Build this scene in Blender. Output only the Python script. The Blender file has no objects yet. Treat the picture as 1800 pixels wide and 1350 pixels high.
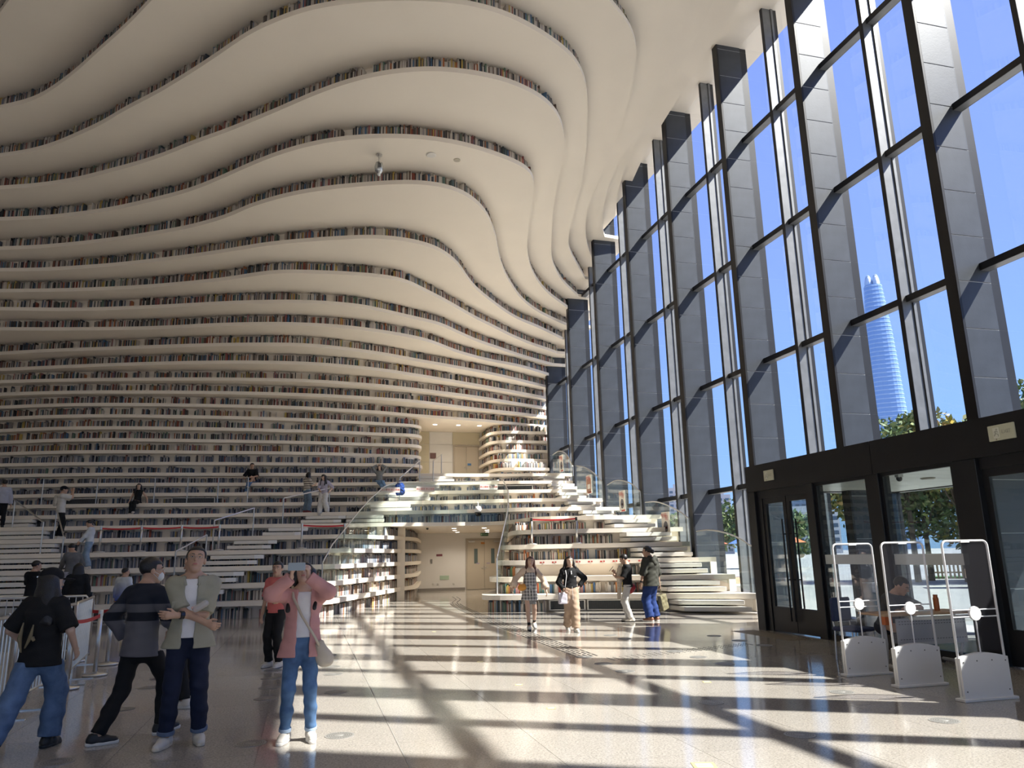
import bpy, math, random
import numpy as np
from mathutils import Matrix, Vector

# ------------------------------------------------------------------ camera, sky, sun, exposure
SC = bpy.context.scene
COL = SC.collection
CAM_R = ((0.96609582, 0.04002717, 0.25506213), (-0.25750401, 0.22102428, 0.94065932), (-0.01872299, -0.97444656, 0.22383779))
cam_d = bpy.data.cameras.new('camera'); cam = bpy.data.objects.new('camera', cam_d); COL.objects.link(cam)
cam_d.sensor_width = 36.0; cam_d.lens = 1315.08 / 1800 * 36.0; cam_d.clip_end = 3000; cam_d.clip_start = .05
_m = Matrix([[CAM_R[i][0], -CAM_R[i][1], -CAM_R[i][2], (0, 0, 1.62)[i]] for i in range(3)] + [[0, 0, 0, 1]])
cam.matrix_world = _m
SC.camera = cam

SUN_DIR = Vector((-.866, .5, -1.096)).normalized()          # the way the light travels
world = bpy.data.worlds.new('sky'); SC.world = world; world.use_nodes = True
nt = world.node_tree; nt.nodes.clear()
tcw = nt.nodes.new('ShaderNodeTexCoord'); spw = nt.nodes.new('ShaderNodeSeparateXYZ'); rmp = nt.nodes.new('ShaderNodeValToRGB')   # clear sky, paler towards the horizon
nt.links.new(tcw.outputs['Generated'], spw.inputs[0]); nt.links.new(spw.outputs['Z'], rmp.inputs[0])
_e = rmp.color_ramp.elements; _e[0].position = 0; _e[0].color = (.40, .62, .97, 1); _e[1].position = 1; _e[1].color = (.15, .24, .70, 1)
for _p, _c in ((.12, (.30, .53, .97, 1)), (.35, (.275, .43, .98, 1)), (.6, (.26, .385, .96, 1))): _q = _e.new(_p); _q.color = _c
bg = nt.nodes.new('ShaderNodeBackground'); bg.inputs['Strength'].default_value = .64
out = nt.nodes.new('ShaderNodeOutputWorld')
nt.links.new(rmp.outputs[0], bg.inputs[0]); nt.links.new(bg.outputs[0], out.inputs[0])
sun_d = bpy.data.lights.new('sun', 'SUN'); sun_d.energy = 7.6; sun_d.angle = math.radians(.55); sun_d.color = (1.0, .95, .87)
sun = bpy.data.objects.new('sun', sun_d); COL.objects.link(sun)
sun.rotation_euler = SUN_DIR.to_track_quat('-Z', 'Y').to_euler(); sun.location = (60, -40, 80)
SC.view_settings.view_transform = 'Standard'; SC.view_settings.look = 'None'
SC.view_settings.exposure = 1.0; SC.view_settings.gamma = 1.0; SC.view_settings.use_curve_mapping = False
SC.cycles.use_denoising = True
SC.cycles.max_bounces = 10; SC.cycles.diffuse_bounces = 6; SC.cycles.transparent_max_bounces = 24; SC.cycles.glossy_bounces = 4
SC.cycles.sample_clamp_indirect = 6.0
SC.cycles.caustics_reflective = False; SC.cycles.caustics_refractive = False

rng = np.random.default_rng(7); random.seed(7)
S = .4905; T = .14                    # pitch of the terraces, thickness of a shelf
FIN_X0, FIN_X1 = 11.55, 12.37         # facade fins: inner edge, glass line
FIN_Y0, FIN_P, FIN_T = 10.62, 3.586, .25
TRANS = [3.386, 6.743, 10.16, 13.6, 17.0]
CEIL = 16.9

# ------------------------------------------------------------------ helpers
def tag(o, label=None, cat=None, group=None, kind=None):
    if label: o['label'] = label
    if cat: o['category'] = cat
    if group: o['group'] = group
    if kind: o['kind'] = kind
    return o
def empty(name, loc=(0, 0, 0), rz=0, parent=None):
    o = bpy.data.objects.new(name, None); COL.objects.link(o); o.location = loc; o.rotation_euler = (0, 0, rz)
    o.empty_display_size = .1
    if parent: o.parent = parent
    return o
def link(name, me, parent=None, loc=None, rot=None):
    o = bpy.data.objects.new(name, me); COL.objects.link(o)
    if parent: o.parent = parent
    if loc is not None: o.location = loc
    if rot is not None: o.rotation_euler = rot
    return o
def copy_tree(o, parent=None):
    c = o.copy(); COL.objects.link(c); c.parent = parent
    if parent is not None: c.matrix_parent_inverse = o.matrix_parent_inverse
    for ch in list(o.children): copy_tree(ch, c)
    return c

class MB:
    def __init__(self): self.v = []; self.f = []; self.smooth = False
    def add(self, vs, fs):
        b = len(self.v); self.v += [tuple(map(float, p)) for p in vs]; self.f += [tuple(b + i for i in q) for q in fs]; return self
    def box(self, lo, hi, M=None):
        x0, y0, z0 = lo; x1, y1, z1 = hi
        vs = [(x0, y0, z0), (x1, y0, z0), (x1, y1, z0), (x0, y1, z0), (x0, y0, z1), (x1, y0, z1), (x1, y1, z1), (x0, y1, z1)]
        if M is not None: vs = [M @ Vector(p) for p in vs]
        return self.add(vs, [(3, 2, 1, 0), (4, 5, 6, 7), (0, 1, 5, 4), (1, 2, 6, 5), (2, 3, 7, 6), (3, 0, 4, 7)])
    def bbox(self, lo, hi, b=.01, M=None):
        """box with chamfered edges (24 verts)"""
        x0, y0, z0 = lo; x1, y1, z1 = hi; vs = []; idx = {}
        for ix, x in enumerate((x0, x1)):
            for iy, y in enumerate((y0, y1)):
                for iz, z in enumerate((z0, z1)):
                    sx, sy, sz = (b if ix == 0 else -b), (b if iy == 0 else -b), (b if iz == 0 else -b)
                    for ax, p in enumerate(((x, y + sy, z + sz), (x + sx, y, z + sz), (x + sx, y + sy, z))):
                        idx[ix, iy, iz, ax] = len(vs); vs.append(p)
        if M is not None: vs = [tuple(M @ Vector(p)) for p in vs]
        g = lambda *a: idx[a]; fs = []
        fs += [(g(0,0,0,0), g(0,0,1,0), g(0,1,1,0), g(0,1,0,0)), (g(1,0,0,0), g(1,1,0,0), g(1,1,1,0), g(1,0,1,0))]
        fs += [(g(0,0,0,1), g(1,0,0,1), g(1,0,1,1), g(0,0,1,1)), (g(0,1,0,1), g(0,1,1,1), g(1,1,1,1), g(1,1,0,1))]
        fs += [(g(0,0,0,2), g(0,1,0,2), g(1,1,0,2), g(1,0,0,2)), (g(0,0,1,2), g(1,0,1,2), g(1,1,1,2), g(0,1,1,2))]
        for iy in (0, 1):
            for iz in (0, 1):
                q = (g(0,iy,iz,1), g(1,iy,iz,1), g(1,iy,iz,2), g(0,iy,iz,2)); fs.append(q if iy == iz else q[::-1])
        for ix in (0, 1):
            for iz in (0, 1):
                q = (g(ix,0,iz,0), g(ix,0,iz,2), g(ix,1,iz,2), g(ix,1,iz,0)); fs.append(q if ix != iz else q[::-1])
        for ix in (0, 1):
            for iy in (0, 1):
                q = (g(ix,iy,0,0), g(ix,iy,0,1), g(ix,iy,1,1), g(ix,iy,1,0)); fs.append(q if ix == iy else q[::-1])
        for ix in (0, 1):
            for iy in (0, 1):
                for iz in (0, 1):
                    q = (g(ix,iy,iz,0), g(ix,iy,iz,1), g(ix,iy,iz,2)); fs.append(q if (ix + iy + iz) % 2 == 0 else q[::-1])
        return self.add(vs, fs)
    def prism(self, pts, z0, z1):
        n = len(pts)
        a = sum(pts[i][0] * pts[(i + 1) % n][1] - pts[(i + 1) % n][0] * pts[i][1] for i in range(n))
        if a < 0: pts = pts[::-1]
        vs = [(x, y, z0) for x, y in pts] + [(x, y, z1) for x, y in pts]
        fs = [tuple(range(n - 1, -1, -1)), tuple(range(n, 2 * n))] + [(i, (i + 1) % n, n + (i + 1) % n, n + i) for i in range(n)]
        return self.add(vs, fs)
    def tube(self, pts, r, n=8, cap=True):
        P = [Vector(p) for p in pts]; R = r if isinstance(r, (list, tuple)) else [r] * len(P); vs = []; up = None
        for i, p in enumerate(P):
            t = (P[min(i + 1, len(P) - 1)] - P[max(i - 1, 0)]).normalized()
            if up is None: up = Vector((0, 0, 1)) if abs(t.z) < .9 else Vector((1, 0, 0))
            a = t.cross(up).normalized(); b = a.cross(t).normalized(); up = b
            vs += [p + (a * math.cos(2 * math.pi * j / n) + b * math.sin(2 * math.pi * j / n)) * R[i] for j in range(n)]
        fs = [(i * n + j, i * n + (j + 1) % n, (i + 1) * n + (j + 1) % n, (i + 1) * n + j) for i in range(len(P) - 1) for j in range(n)]
        if cap: fs += [tuple(range(n - 1, -1, -1)), tuple(range((len(P) - 1) * n, len(P) * n))]
        return self.add(vs, fs)
    def lathe(self, prof, n=24, c=(0, 0, 0), M=None):
        vs = []
        for r, z in prof:
            for j in range(n):
                p = Vector((r * math.cos(2 * math.pi * j / n) + c[0], r * math.sin(2 * math.pi * j / n) + c[1], z + c[2]))
                vs.append(M @ p if M is not None else p)
        m = len(prof)
        fs = [(i * n + j, i * n + (j + 1) % n, (i + 1) * n + (j + 1) % n, (i + 1) * n + j) for i in range(m - 1) for j in range(n)]
        fs += [tuple(range(n - 1, -1, -1)), tuple(range((m - 1) * n, m * n))]
        return self.add(vs, fs)
    def sphere(self, c, r, n=12, m=8, M=None):
        rx, ry, rz = r if isinstance(r, (tuple, list)) else (r, r, r)
        vs = [];
        for i in range(m + 1):
            th = math.pi * i / m; th = min(max(th, .05), math.pi - .05)
            for j in range(n):
                ph = 2 * math.pi * j / n; p = Vector((rx * math.sin(th) * math.cos(ph), ry * math.sin(th) * math.sin(ph), rz * math.cos(th)))
                if M is not None: p = M @ p
                vs.append((p.x + c[0], p.y + c[1], p.z + c[2]))
        fs = [(i * n + (j + 1) % n, i * n + j, (i + 1) * n + j, (i + 1) * n + (j + 1) % n) for i in range(m) for j in range(n)]
        fs += [tuple(range(n)), tuple(range((m + 1) * n - 1, m * n - 1, -1))]
        return self.add(vs, fs)
    def mesh(self, name, mat, smooth=False):
        me = bpy.data.meshes.new(name); me.from_pydata(self.v, [], self.f); me.update()
        if mat is not None: me.materials.append(mat)
        if smooth or self.smooth: me.polygons.foreach_set('use_smooth', [True] * len(me.polygons))
        return me
    def build(self, name, mat, parent=None, smooth=False, loc=None, rot=None):
        return link(name, self.mesh(name, mat, smooth), parent, loc, rot)

def quads_mesh(name, V, F, mat, smooth=False):
    """fast mesh from numpy vertex (n,3) and quad (m,4) arrays"""
    me = bpy.data.meshes.new(name); V = np.asarray(V, np.float32); F = np.asarray(F, np.int32)
    me.vertices.add(len(V)); me.vertices.foreach_set('co', V.ravel())
    me.loops.add(F.size); me.loops.foreach_set('vertex_index', F.ravel())
    me.polygons.add(len(F)); me.polygons.foreach_set('loop_start', np.arange(0, F.size, 4, dtype=np.int32))
    try: me.polygons.foreach_set('loop_total', np.full(len(F), 4, np.int32))
    except Exception: pass
    if smooth: me.polygons.foreach_set('use_smooth', np.ones(len(F), bool))
    me.update(calc_edges=True); me.validate()
    if mat is not None: me.materials.append(mat)
    return me

# ------------------------------------------------------------------ materials
MATS = {}
def mat(name, col, rough=.5, metal=0., spec=.5, bump=0., bscale=40., var=0., vscale=8., coat=0.):
    if name in MATS: return MATS[name]
    m = bpy.data.materials.new(name); m.use_nodes = True; n = m.node_tree; b = n.nodes['Principled BSDF']
    b.inputs['Base Color'].default_value = (*col, 1); b.inputs['Roughness'].default_value = rough
    b.inputs['Metallic'].default_value = metal; b.inputs['Specular IOR Level'].default_value = spec; b.inputs['Coat Weight'].default_value = coat
    tc = n.nodes.new('ShaderNodeTexCoord')
    if var > 0:
        nz = n.nodes.new('ShaderNodeTexNoise'); nz.inputs['Scale'].default_value = vscale; nz.inputs['Detail'].default_value = 5
        n.links.new(tc.outputs['Object'], nz.inputs['Vector'])
        rp = n.nodes.new('ShaderNodeMapRange'); rp.inputs[1].default_value = .3; rp.inputs[2].default_value = .7
        rp.inputs[3].default_value = 1 - var; rp.inputs[4].default_value = 1 + var
        mx = n.nodes.new('ShaderNodeVectorMath'); mx.operation = 'SCALE'; mx.inputs[0].default_value = col
        n.links.new(nz.outputs['Fac'], rp.inputs[0]); n.links.new(rp.outputs[0], mx.inputs['Scale']); n.links.new(mx.outputs[0], b.inputs['Base Color'])
    if bump > 0:
        n2 = n.nodes.new('ShaderNodeTexNoise'); n2.inputs['Scale'].default_value = bscale; n2.inputs['Detail'].default_value = 4
        n.links.new(tc.outputs['Object'], n2.inputs['Vector'])
        bp = n.nodes.new('ShaderNodeBump'); bp.inputs['Strength'].default_value = bump; bp.inputs['Distance'].default_value = .02
        n.links.new(n2.outputs['Fac'], bp.inputs['Height']); n.links.new(bp.outputs[0], b.inputs['Normal'])
    MATS[name] = m; return m
def glass_mat(name, tint=(1, 1, 1), refl=1.0, rough=.0, ior=1.45, haze=0.0, hcol=(.8, .85, .85)):
    """thin clear pane: straight-through transmission plus a Fresnel mirror layer"""
    m = bpy.data.materials.new(name); m.use_nodes = True; n = m.node_tree; n.nodes.clear()
    o = n.nodes.new('ShaderNodeOutputMaterial'); tr = n.nodes.new('ShaderNodeBsdfTransparent'); tr.inputs[0].default_value = (*tint, 1)
    gl = n.nodes.new('ShaderNodeBsdfGlossy'); gl.inputs['Roughness'].default_value = rough
    fr = n.nodes.new('ShaderNodeFresnel'); fr.inputs['IOR'].default_value = ior
    ge = n.nodes.new('ShaderNodeNewGeometry'); io = n.nodes.new('ShaderNodeMapRange'); io.inputs[3].default_value = ior; io.inputs[4].default_value = 1 / ior
    n.links.new(ge.outputs['Backfacing'], io.inputs[0]); n.links.new(io.outputs[0], fr.inputs['IOR'])     # same Fresnel from both sides of a thin pane
    mu = n.nodes.new('ShaderNodeMath'); mu.operation = 'MULTIPLY'; mu.inputs[1].default_value = refl
    mx = n.nodes.new('ShaderNodeMixShader'); n.links.new(fr.outputs[0], mu.inputs[0]); n.links.new(mu.outputs[0], mx.inputs[0])
    n.links.new(tr.outputs[0], mx.inputs[1]); n.links.new(gl.outputs[0], mx.inputs[2]); last = mx
    if haze > 0:
        df = n.nodes.new('ShaderNodeBsdfDiffuse'); df.inputs[0].default_value = (*hcol, 1)
        m2 = n.nodes.new('ShaderNodeMixShader'); m2.inputs[0].default_value = haze
        n.links.new(mx.outputs[0], m2.inputs[1]); n.links.new(df.outputs[0], m2.inputs[2]); last = m2
    n.links.new(last.outputs[0], o.inputs[0]); MATS[name] = m; return m

M_WHITE = mat('shelf_paint', (.86, .79, .69), .42, var=.02, vscale=.6)
M_WALL = mat('wall_paint', (.74, .72, .69), .55, var=.02, vscale=1.0)
M_DARKWALL = mat('side_wall_paint', (.80, .77, .72), .7)
M_BLACK = mat('black_metal', (.012, .012, .014), .38, spec=.4, var=.15, vscale=3)
M_PANEL = mat('grey_cladding', (.048, .055, .068), .40, metal=.2, var=.16, vscale=2.2, bump=.04, bscale=30)
M_CORE = mat('joint_grey', (.52, .53, .54), .5)
M_MULL = mat('mullion_aluminium', (.20, .205, .21), .42, metal=.45, var=.12, vscale=4)
M_STEEL = mat('brushed_steel', (.62, .61, .59), .28, metal=.95, var=.06, vscale=20)
M_GLASS = glass_mat('window_glass', (.965, .98, .985), .9)
M_BGLASS = glass_mat('balustrade_glass', (.93, .97, .96), .7, haze=.012, hcol=(.55, .68, .63))
M_DOORGL = glass_mat('door_glass', (.86, .90, .90), 1.15)
M_ACRYL = glass_mat('acrylic', (.93, .93, .96), .6, haze=.012, hcol=(.7, .7, .8))
M_GROUT = mat('grout', (.30, .28, .26), .8)

def granite():
    m = bpy.data.materials.new('granite'); m.use_nodes = True; n = m.node_tree; b = n.nodes['Principled BSDF']
    tc = n.nodes.new('ShaderNodeNewGeometry')
    v = n.nodes.new('ShaderNodeTexVoronoi'); v.inputs['Scale'].default_value = 95
    nz = n.nodes.new('ShaderNodeTexNoise'); nz.inputs['Scale'].default_value = 55; nz.inputs['Detail'].default_value = 6; nz.inputs['Roughness'].default_value = .7
    nb = n.nodes.new('ShaderNodeTexNoise'); nb.inputs['Scale'].default_value = .7; nb.inputs['Detail'].default_value = 3
    for q in (v, nz, nb): n.links.new(tc.outputs['Position'], q.inputs['Vector'])
    r1 = n.nodes.new('ShaderNodeValToRGB'); e = r1.color_ramp.elements
    e[0].position = .30; e[0].color = (.14, .13, .12, 1); e[1].position = .62; e[1].color = (.475, .45, .415, 1)
    x = r1.color_ramp.elements.new(.44); x.color = (.37, .348, .318, 1)
    n.links.new(nz.outputs['Fac'], r1.inputs[0])
    r2 = n.nodes.new('ShaderNodeValToRGB'); r2.color_ramp.elements[0].color = (.80, .78, .76, 1); r2.color_ramp.elements[1].color = (1.1, 1.08, 1.05, 1)
    n.links.new(v.outputs['Color'], r2.inputs[0])
    mx = n.nodes.new('ShaderNodeMix'); mx.data_type = 'RGBA'; mx.blend_type = 'MULTIPLY'; mx.inputs[0].default_value = 1
    n.links.new(r1.outputs[0], mx.inputs[6]); n.links.new(r2.outputs[0], mx.inputs[7])
    oi = n.nodes.new('ShaderNodeObjectInfo'); mr = n.nodes.new('ShaderNodeMapRange'); mr.inputs[3].default_value = .94; mr.inputs[4].default_value = 1.04
    n.links.new(oi.outputs['Random'], mr.inputs[0])
    sc = n.nodes.new('ShaderNodeVectorMath'); sc.operation = 'SCALE'; n.links.new(mx.outputs[2], sc.inputs[0]); n.links.new(mr.outputs[0], sc.inputs['Scale'])
    n.links.new(sc.outputs[0], b.inputs['Base Color'])
    b.inputs['Roughness'].default_value = .10; b.inputs['Specular IOR Level'].default_value = .75
    rr = n.nodes.new('ShaderNodeMapRange'); rr.inputs[3].default_value = .05; rr.inputs[4].default_value = .16
    n.links.new(nb.outputs['Fac'], rr.inputs[0]); n.links.new(rr.outputs[0], b.inputs['Roughness'])
    return m
M_FLOOR = granite()

# ------------------------------------------------------------------ floor, outer walls, ceiling
floor = MB().box((-30, -14, -.3), (12.37, 44, -.012)).build('floor', M_GROUT); tag(floor, kind='structure')
TS = 1.2; X0 = .85 - 12 * TS
tile_me = MB().box((.002, .002, -.02), (TS - .002, TS - .002, 0)).mesh('floor_tile', M_FLOOR)
rest = MB()
for i in range(-13, 22):
    for j in range(-11, 36):
        x, y = X0 + i * TS, 1.3 + j * TS
        if x + TS > 12.37: continue
        if -4.8 < x < 8.2 and 2.4 < y < 24:
            link('floor_tile', tile_me, floor, (x, y, 0))
        else: rest.box((x + .002, y + .002, -.02), (x + TS - .002, y + TS - .002, 0))
rt = rest.build('far_floor_tiles', M_FLOOR, floor); tag(rt, kind='stuff')
tag(MB().box((-30.3, -14, 0), (-30, 44, 18)).build('wall_left', M_DARKWALL), kind='structure')
rear = empty('fill_window_1'); tag(rear, kind='structure')               # low glazing added unseen behind the camera to brighten the hall
MB().box((-30, -14.3, 6.82), (12.37, -13.9, 17.3)).build('upper_wall', M_DARKWALL, rear)
for _i in range(13):
    _x = -30 + _i * 3.5; MB().box((_x, -14.3, 0), (_x + .25, -13.8, 17.3)).build('post', M_BLACK, rear)
    if _i < 12:
        for _z in range(2): MB().box((_x + .25, -14.1, _z * 3.41 + .06), (_x + 3.5, -14.09, _z * 3.41 + 3.35)).build('pane', M_GLASS, rear); MB().box((_x + .25, -14.2, _z * 3.41 + 3.35), (_x + 3.5, -14.0, _z * 3.41 + 3.47)).build('transom', M_MULL, rear)
tag(MB().box((-30, 44, 0), (12.37, 44.3, 18)).build('wall_end', M_WALL), kind='structure')
tag(MB().box((-30, -14, CEIL), (13.2, 44, CEIL + .4)).build('ceiling', M_WHITE), kind='structure')

# ------------------------------------------------------------------ terraces of shelves
LEV={
12:[(-12.86,36.50),(-10.52,35.89),(-8.22,35.50),(-3.56,34.99),(1.32,34.77),(4.53,35.19)],
13:[(-12.96,36.61),(-10.54,35.77),(-8.22,35.30),(-3.59,34.98),(-0.37,34.86),(1.31,34.94),(3.06,35.21),(4.54,35.34)],
14:[(-13.01,36.59),(-10.54,35.60),(-8.23,35.12),(-3.61,34.88),(-0.39,34.85),(1.30,34.97),(3.04,35.09),(4.55,35.44)],
15:[(-13.00,36.41),(-10.55,35.45),(-8.24,34.95),(-3.62,34.62),(-0.41,34.67),(1.27,34.74),(3.03,35.05),(4.52,35.25)],
16:[(-13.00,36.23),(-10.56,35.30),(-8.25,34.79),(-3.63,34.45),(-0.43,34.50),(1.26,34.67),(3.01,35.00),(4.21,35.20)],
17:[(-13.05,36.20),(-10.61,35.28),(-8.29,34.76),(-3.65,34.29),(-0.45,34.21),(1.23,34.46),(2.98,34.73),(4.82,35.30),(8.02,36.02),(10.34,36.82),(12.05,37.43)],
18:[(-12.97,35.78),(-10.58,35.01),(-8.27,34.49),(-3.64,33.84),(-0.47,33.69),(1.19,33.77),(2.90,33.97),(4.67,34.32),(7.96,35.72),(10.26,36.49),(11.98,37.27),(12.06,37.30)],
19:[(-12.94,35.52),(-10.58,34.82),(-8.26,34.24),(-3.62,33.33),(-0.48,33.02),(1.15,33.17),(2.84,33.43),(4.62,33.95),(7.85,35.18),(10.25,36.40),(11.96,37.26),(12.06,37.31)],
20:[(-12.94,35.36),(-8.16,33.59),(-3.55,32.28),(-0.50,31.89),(1.08,32.03),(2.74,32.40),(4.50,33.14),(7.74,34.71),(10.14,35.98),(11.88,36.96),(12.06,37.06)],
21:[(-12.69,34.47),(-10.57,33.60),(-8.02,32.75),(-3.49,31.30),(-0.51,30.75),(1.02,30.97),(2.65,31.47),(4.38,32.30),(5.96,33.03),(8.71,34.43),(11.57,36.31),(12.06,36.63)],
22:[(-12.06,32.46),(-9.23,31.89),(-6.32,31.15),(-3.40,30.09),(-1.00,29.53),(0.95,29.49),(2.49,29.81),(4.12,30.45),(4.66,30.78),(6.30,32.35),(7.98,33.48),(9.69,34.27),(11.51,35.61),(12.06,36.01)],
23:[(-11.74,31.35),(-9.02,30.87),(-6.15,29.95),(-3.31,28.88),(-1.91,28.45),(-0.54,28.16),(0.88,28.12),(1.84,28.28),(2.88,28.78),(3.96,29.32),(4.94,29.83),(6.04,30.96),(7.18,32.10),(8.38,33.04),(9.64,34.06),(10.97,34.98),(11.98,35.62),(12.06,35.67)],
24:[(-11.56,30.65),(-8.82,29.95),(-6.01,28.94),(-3.22,27.56),(-2.31,26.95),(-1.63,26.55),(-0.98,26.35),(-0.10,26.22),(0.78,26.13),(1.67,26.10),(2.37,26.15),(3.08,26.39),(3.90,27.18),(4.82,28.13),(5.46,28.86),(6.52,30.10),(7.65,31.26),(8.70,32.36),(10.03,33.57),(11.39,34.56),(12.05,35.10)],
25:[(-11.29,29.69),(-9.96,29.38),(-8.59,28.87),(-7.20,28.29),(-5.81,27.60),(-4.46,26.87),(-3.11,26.06),(-1.80,25.22),(-0.56,24.63),(0.68,24.14),(1.71,23.81),(2.34,23.77),(2.98,23.84),(3.69,24.11),(4.19,24.51),(4.93,25.51),(5.42,26.52),(5.85,27.41),(6.42,28.33),(7.22,29.43),(8.05,30.50),(8.87,31.41),(10.07,32.37),(12.00,34.18),(12.06,34.23)],
26:[(-11.05,28.80),(-9.71,28.36),(-8.35,27.77),(-6.98,27.07),(-5.61,26.28),(-4.29,25.42),(-2.97,24.27),(-2.33,23.49),(-1.71,22.89),(-0.94,22.26),(0.18,21.59),(1.28,21.11),(2.38,20.72),(2.93,20.63),(3.73,20.70),(4.16,20.91),(4.65,21.34),(5.13,21.98),(5.61,22.95),(5.96,23.82),(6.23,24.66),(6.70,26.04),(7.26,27.42),(7.82,28.53),(8.48,29.76),(9.35,30.98),(10.27,31.97),(11.75,33.21),(12.06,33.47)],
27:[(-10.60,27.31),(-9.33,26.91),(-8.03,26.33),(-6.69,25.59),(-5.36,24.66),(-4.09,23.68),(-2.83,22.38),(-2.43,21.93),(-1.65,21.10),(-0.93,20.43),(-0.22,19.91),(0.46,19.53),(1.13,19.26),(1.82,19.08),(2.51,18.96),(3.42,18.96),(4.17,19.10),(5.01,19.38),(5.66,19.68),(6.10,19.97),(6.35,20.38),(6.55,20.94),(6.85,22.22),(7.16,23.68),(7.56,25.31),(8.02,26.71),(8.56,28.00),(9.30,29.35),(10.16,30.58),(11.50,32.09),(12.06,32.72)],
28:[(-10.18,25.88),(-8.93,25.40),(-7.66,24.72),(-6.34,23.78),(-5.50,23.16),(-4.66,22.45),(-3.84,21.65),(-2.69,20.64),(-1.97,19.94),(-1.26,19.25),(-0.59,18.56),(0.05,17.95),(0.67,17.44),(1.28,17.05),(1.88,16.76),(2.50,16.55),(3.13,16.46),(3.61,16.45),(4.30,16.50),(5.04,16.74),(5.67,17.07),(6.19,17.57),(6.58,18.17),(6.84,18.79),(7.06,19.49),(7.33,20.60),(7.61,21.82),(8.01,23.48),(8.54,25.25),(9.08,27.00),(9.61,28.32),(10.61,30.07),(11.50,31.22),(12.11,31.97)],
29:[(-9.79,24.58),(-8.98,24.18),(-8.09,23.57),(-7.20,22.77),(-6.30,21.91),(-5.44,20.94),(-4.63,20.12),(-3.86,19.26),(-3.12,18.40),(-2.43,17.55),(-1.79,16.77),(-1.18,16.22),(-0.60,15.76),(-0.03,15.43),(0.52,15.20),(1.37,14.91),(2.22,14.72),(2.79,14.65),(3.23,14.64),(3.86,14.72),(4.53,14.94),(5.30,15.32),(5.93,15.72),(6.28,16.03),(6.71,16.64),(7.08,17.42),(7.46,18.43),(8.04,20.13),(8.38,21.27),(8.72,22.53),(9.24,24.78),(9.70,26.62),(10.19,27.81),(11.05,29.25),(11.97,30.77),(12.06,30.91)],
30:[(-9.16,22.55),(-8.38,22.09),(-7.93,21.73),(-7.40,21.17),(-6.57,20.19),(-5.77,19.13),(-4.86,17.94),(-4.07,16.81),(-3.00,15.30),(-1.50,13.70),(0.50,12.55),(2.20,12.20),(3.80,12.30),(5.30,13.05),(6.44,14.26),(7.12,14.78),(7.46,15.14),(7.90,15.83),(8.22,16.74),(8.76,18.58),(9.16,20.66),(9.37,21.95),(9.64,23.60),(9.88,24.83),(10.39,26.45),(11.04,27.99),(11.52,28.90),(12.06,29.95)],
31:[(-12.00,24.40),(-9.50,21.20),(-7.94,18.77),(-7.55,18.25),(-6.00,15.90),(-4.00,13.00),(-2.00,11.00),(0.00,9.90),(2.00,9.40),(4.00,9.50),(6.00,10.50),(7.60,12.20),(8.71,14.31),(8.99,15.30),(9.41,17.16),(9.82,19.60),(10.13,22.69),(10.62,24.79),(11.05,26.17),(11.49,27.29),(12.05,28.36)],
32:[(-12.00,20.50),(-9.00,16.50),(-6.50,12.80),(-4.00,9.50),(-1.50,7.20),(1.00,6.10),(3.50,6.10),(6.00,7.40),(8.00,10.00),(9.20,13.10),(9.59,14.69),(9.91,16.41),(10.15,18.74),(10.46,21.35),(11.10,24.40),(12.05,27.20)],
33:[(-13.00,15.50),(-10.00,11.00),(-7.00,7.00),(-4.00,4.00),(-1.00,2.30),(2.00,1.90),(5.00,3.20),(7.50,6.00),(9.30,9.80),(10.30,13.40),(10.61,15.04),(10.85,17.13),(11.40,22.33),(12.05,25.80)],
}

# lower flights, laid out from the floor up: left part, middle, right part
LOW = {
 11: [(-14, 36.6), (-8.7, 35.3), (-3.2, 34.8), (1.3, 34.5), (5.4, 34.3), (8.6, 34.1), (10.1, 33.8), (12.06, 33.6)],
 10: [(-14, 36.1), (-8.5, 34.7), (-3.1, 34.2), (1.3, 33.8), (4, 33.4), (6.3, 33.1), (9.7, 32.4), (12.06, 32.3)],
 9: [(-14, 35.3), (-8.3, 33.9), (-3, 33.3), (1.3, 32.9), (4, 32.4), (6.1, 32.0), (9.4, 31.3), (12.06, 31.2)],
 8: [(-14, 34.4), (-8.1, 32.9), (-3, 32.3), (1.3, 31.9), (4, 31.3), (5.9, 30.9), (9, 29.9), (12.06, 29.8)],
 7: [(-14, 33.2), (-8, 31.7), (-2.9, 31.2), (1.2, 30.6), (3.5, 29.9), (5.5, 29.5), (8.4, 28), (12.06, 27.9)],
 6: [(-14, 31.6), (-8, 30.2), (-2.8, 29.7), (1.0, 29.4), (3.1, 29.2), (5.6, 29.2), (7.1, 28.9), (7.45, 27.6), (7.62, 26.0), (7.9, 25.35), (9.6, 25.0), (12.06, 24.5)]}
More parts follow.
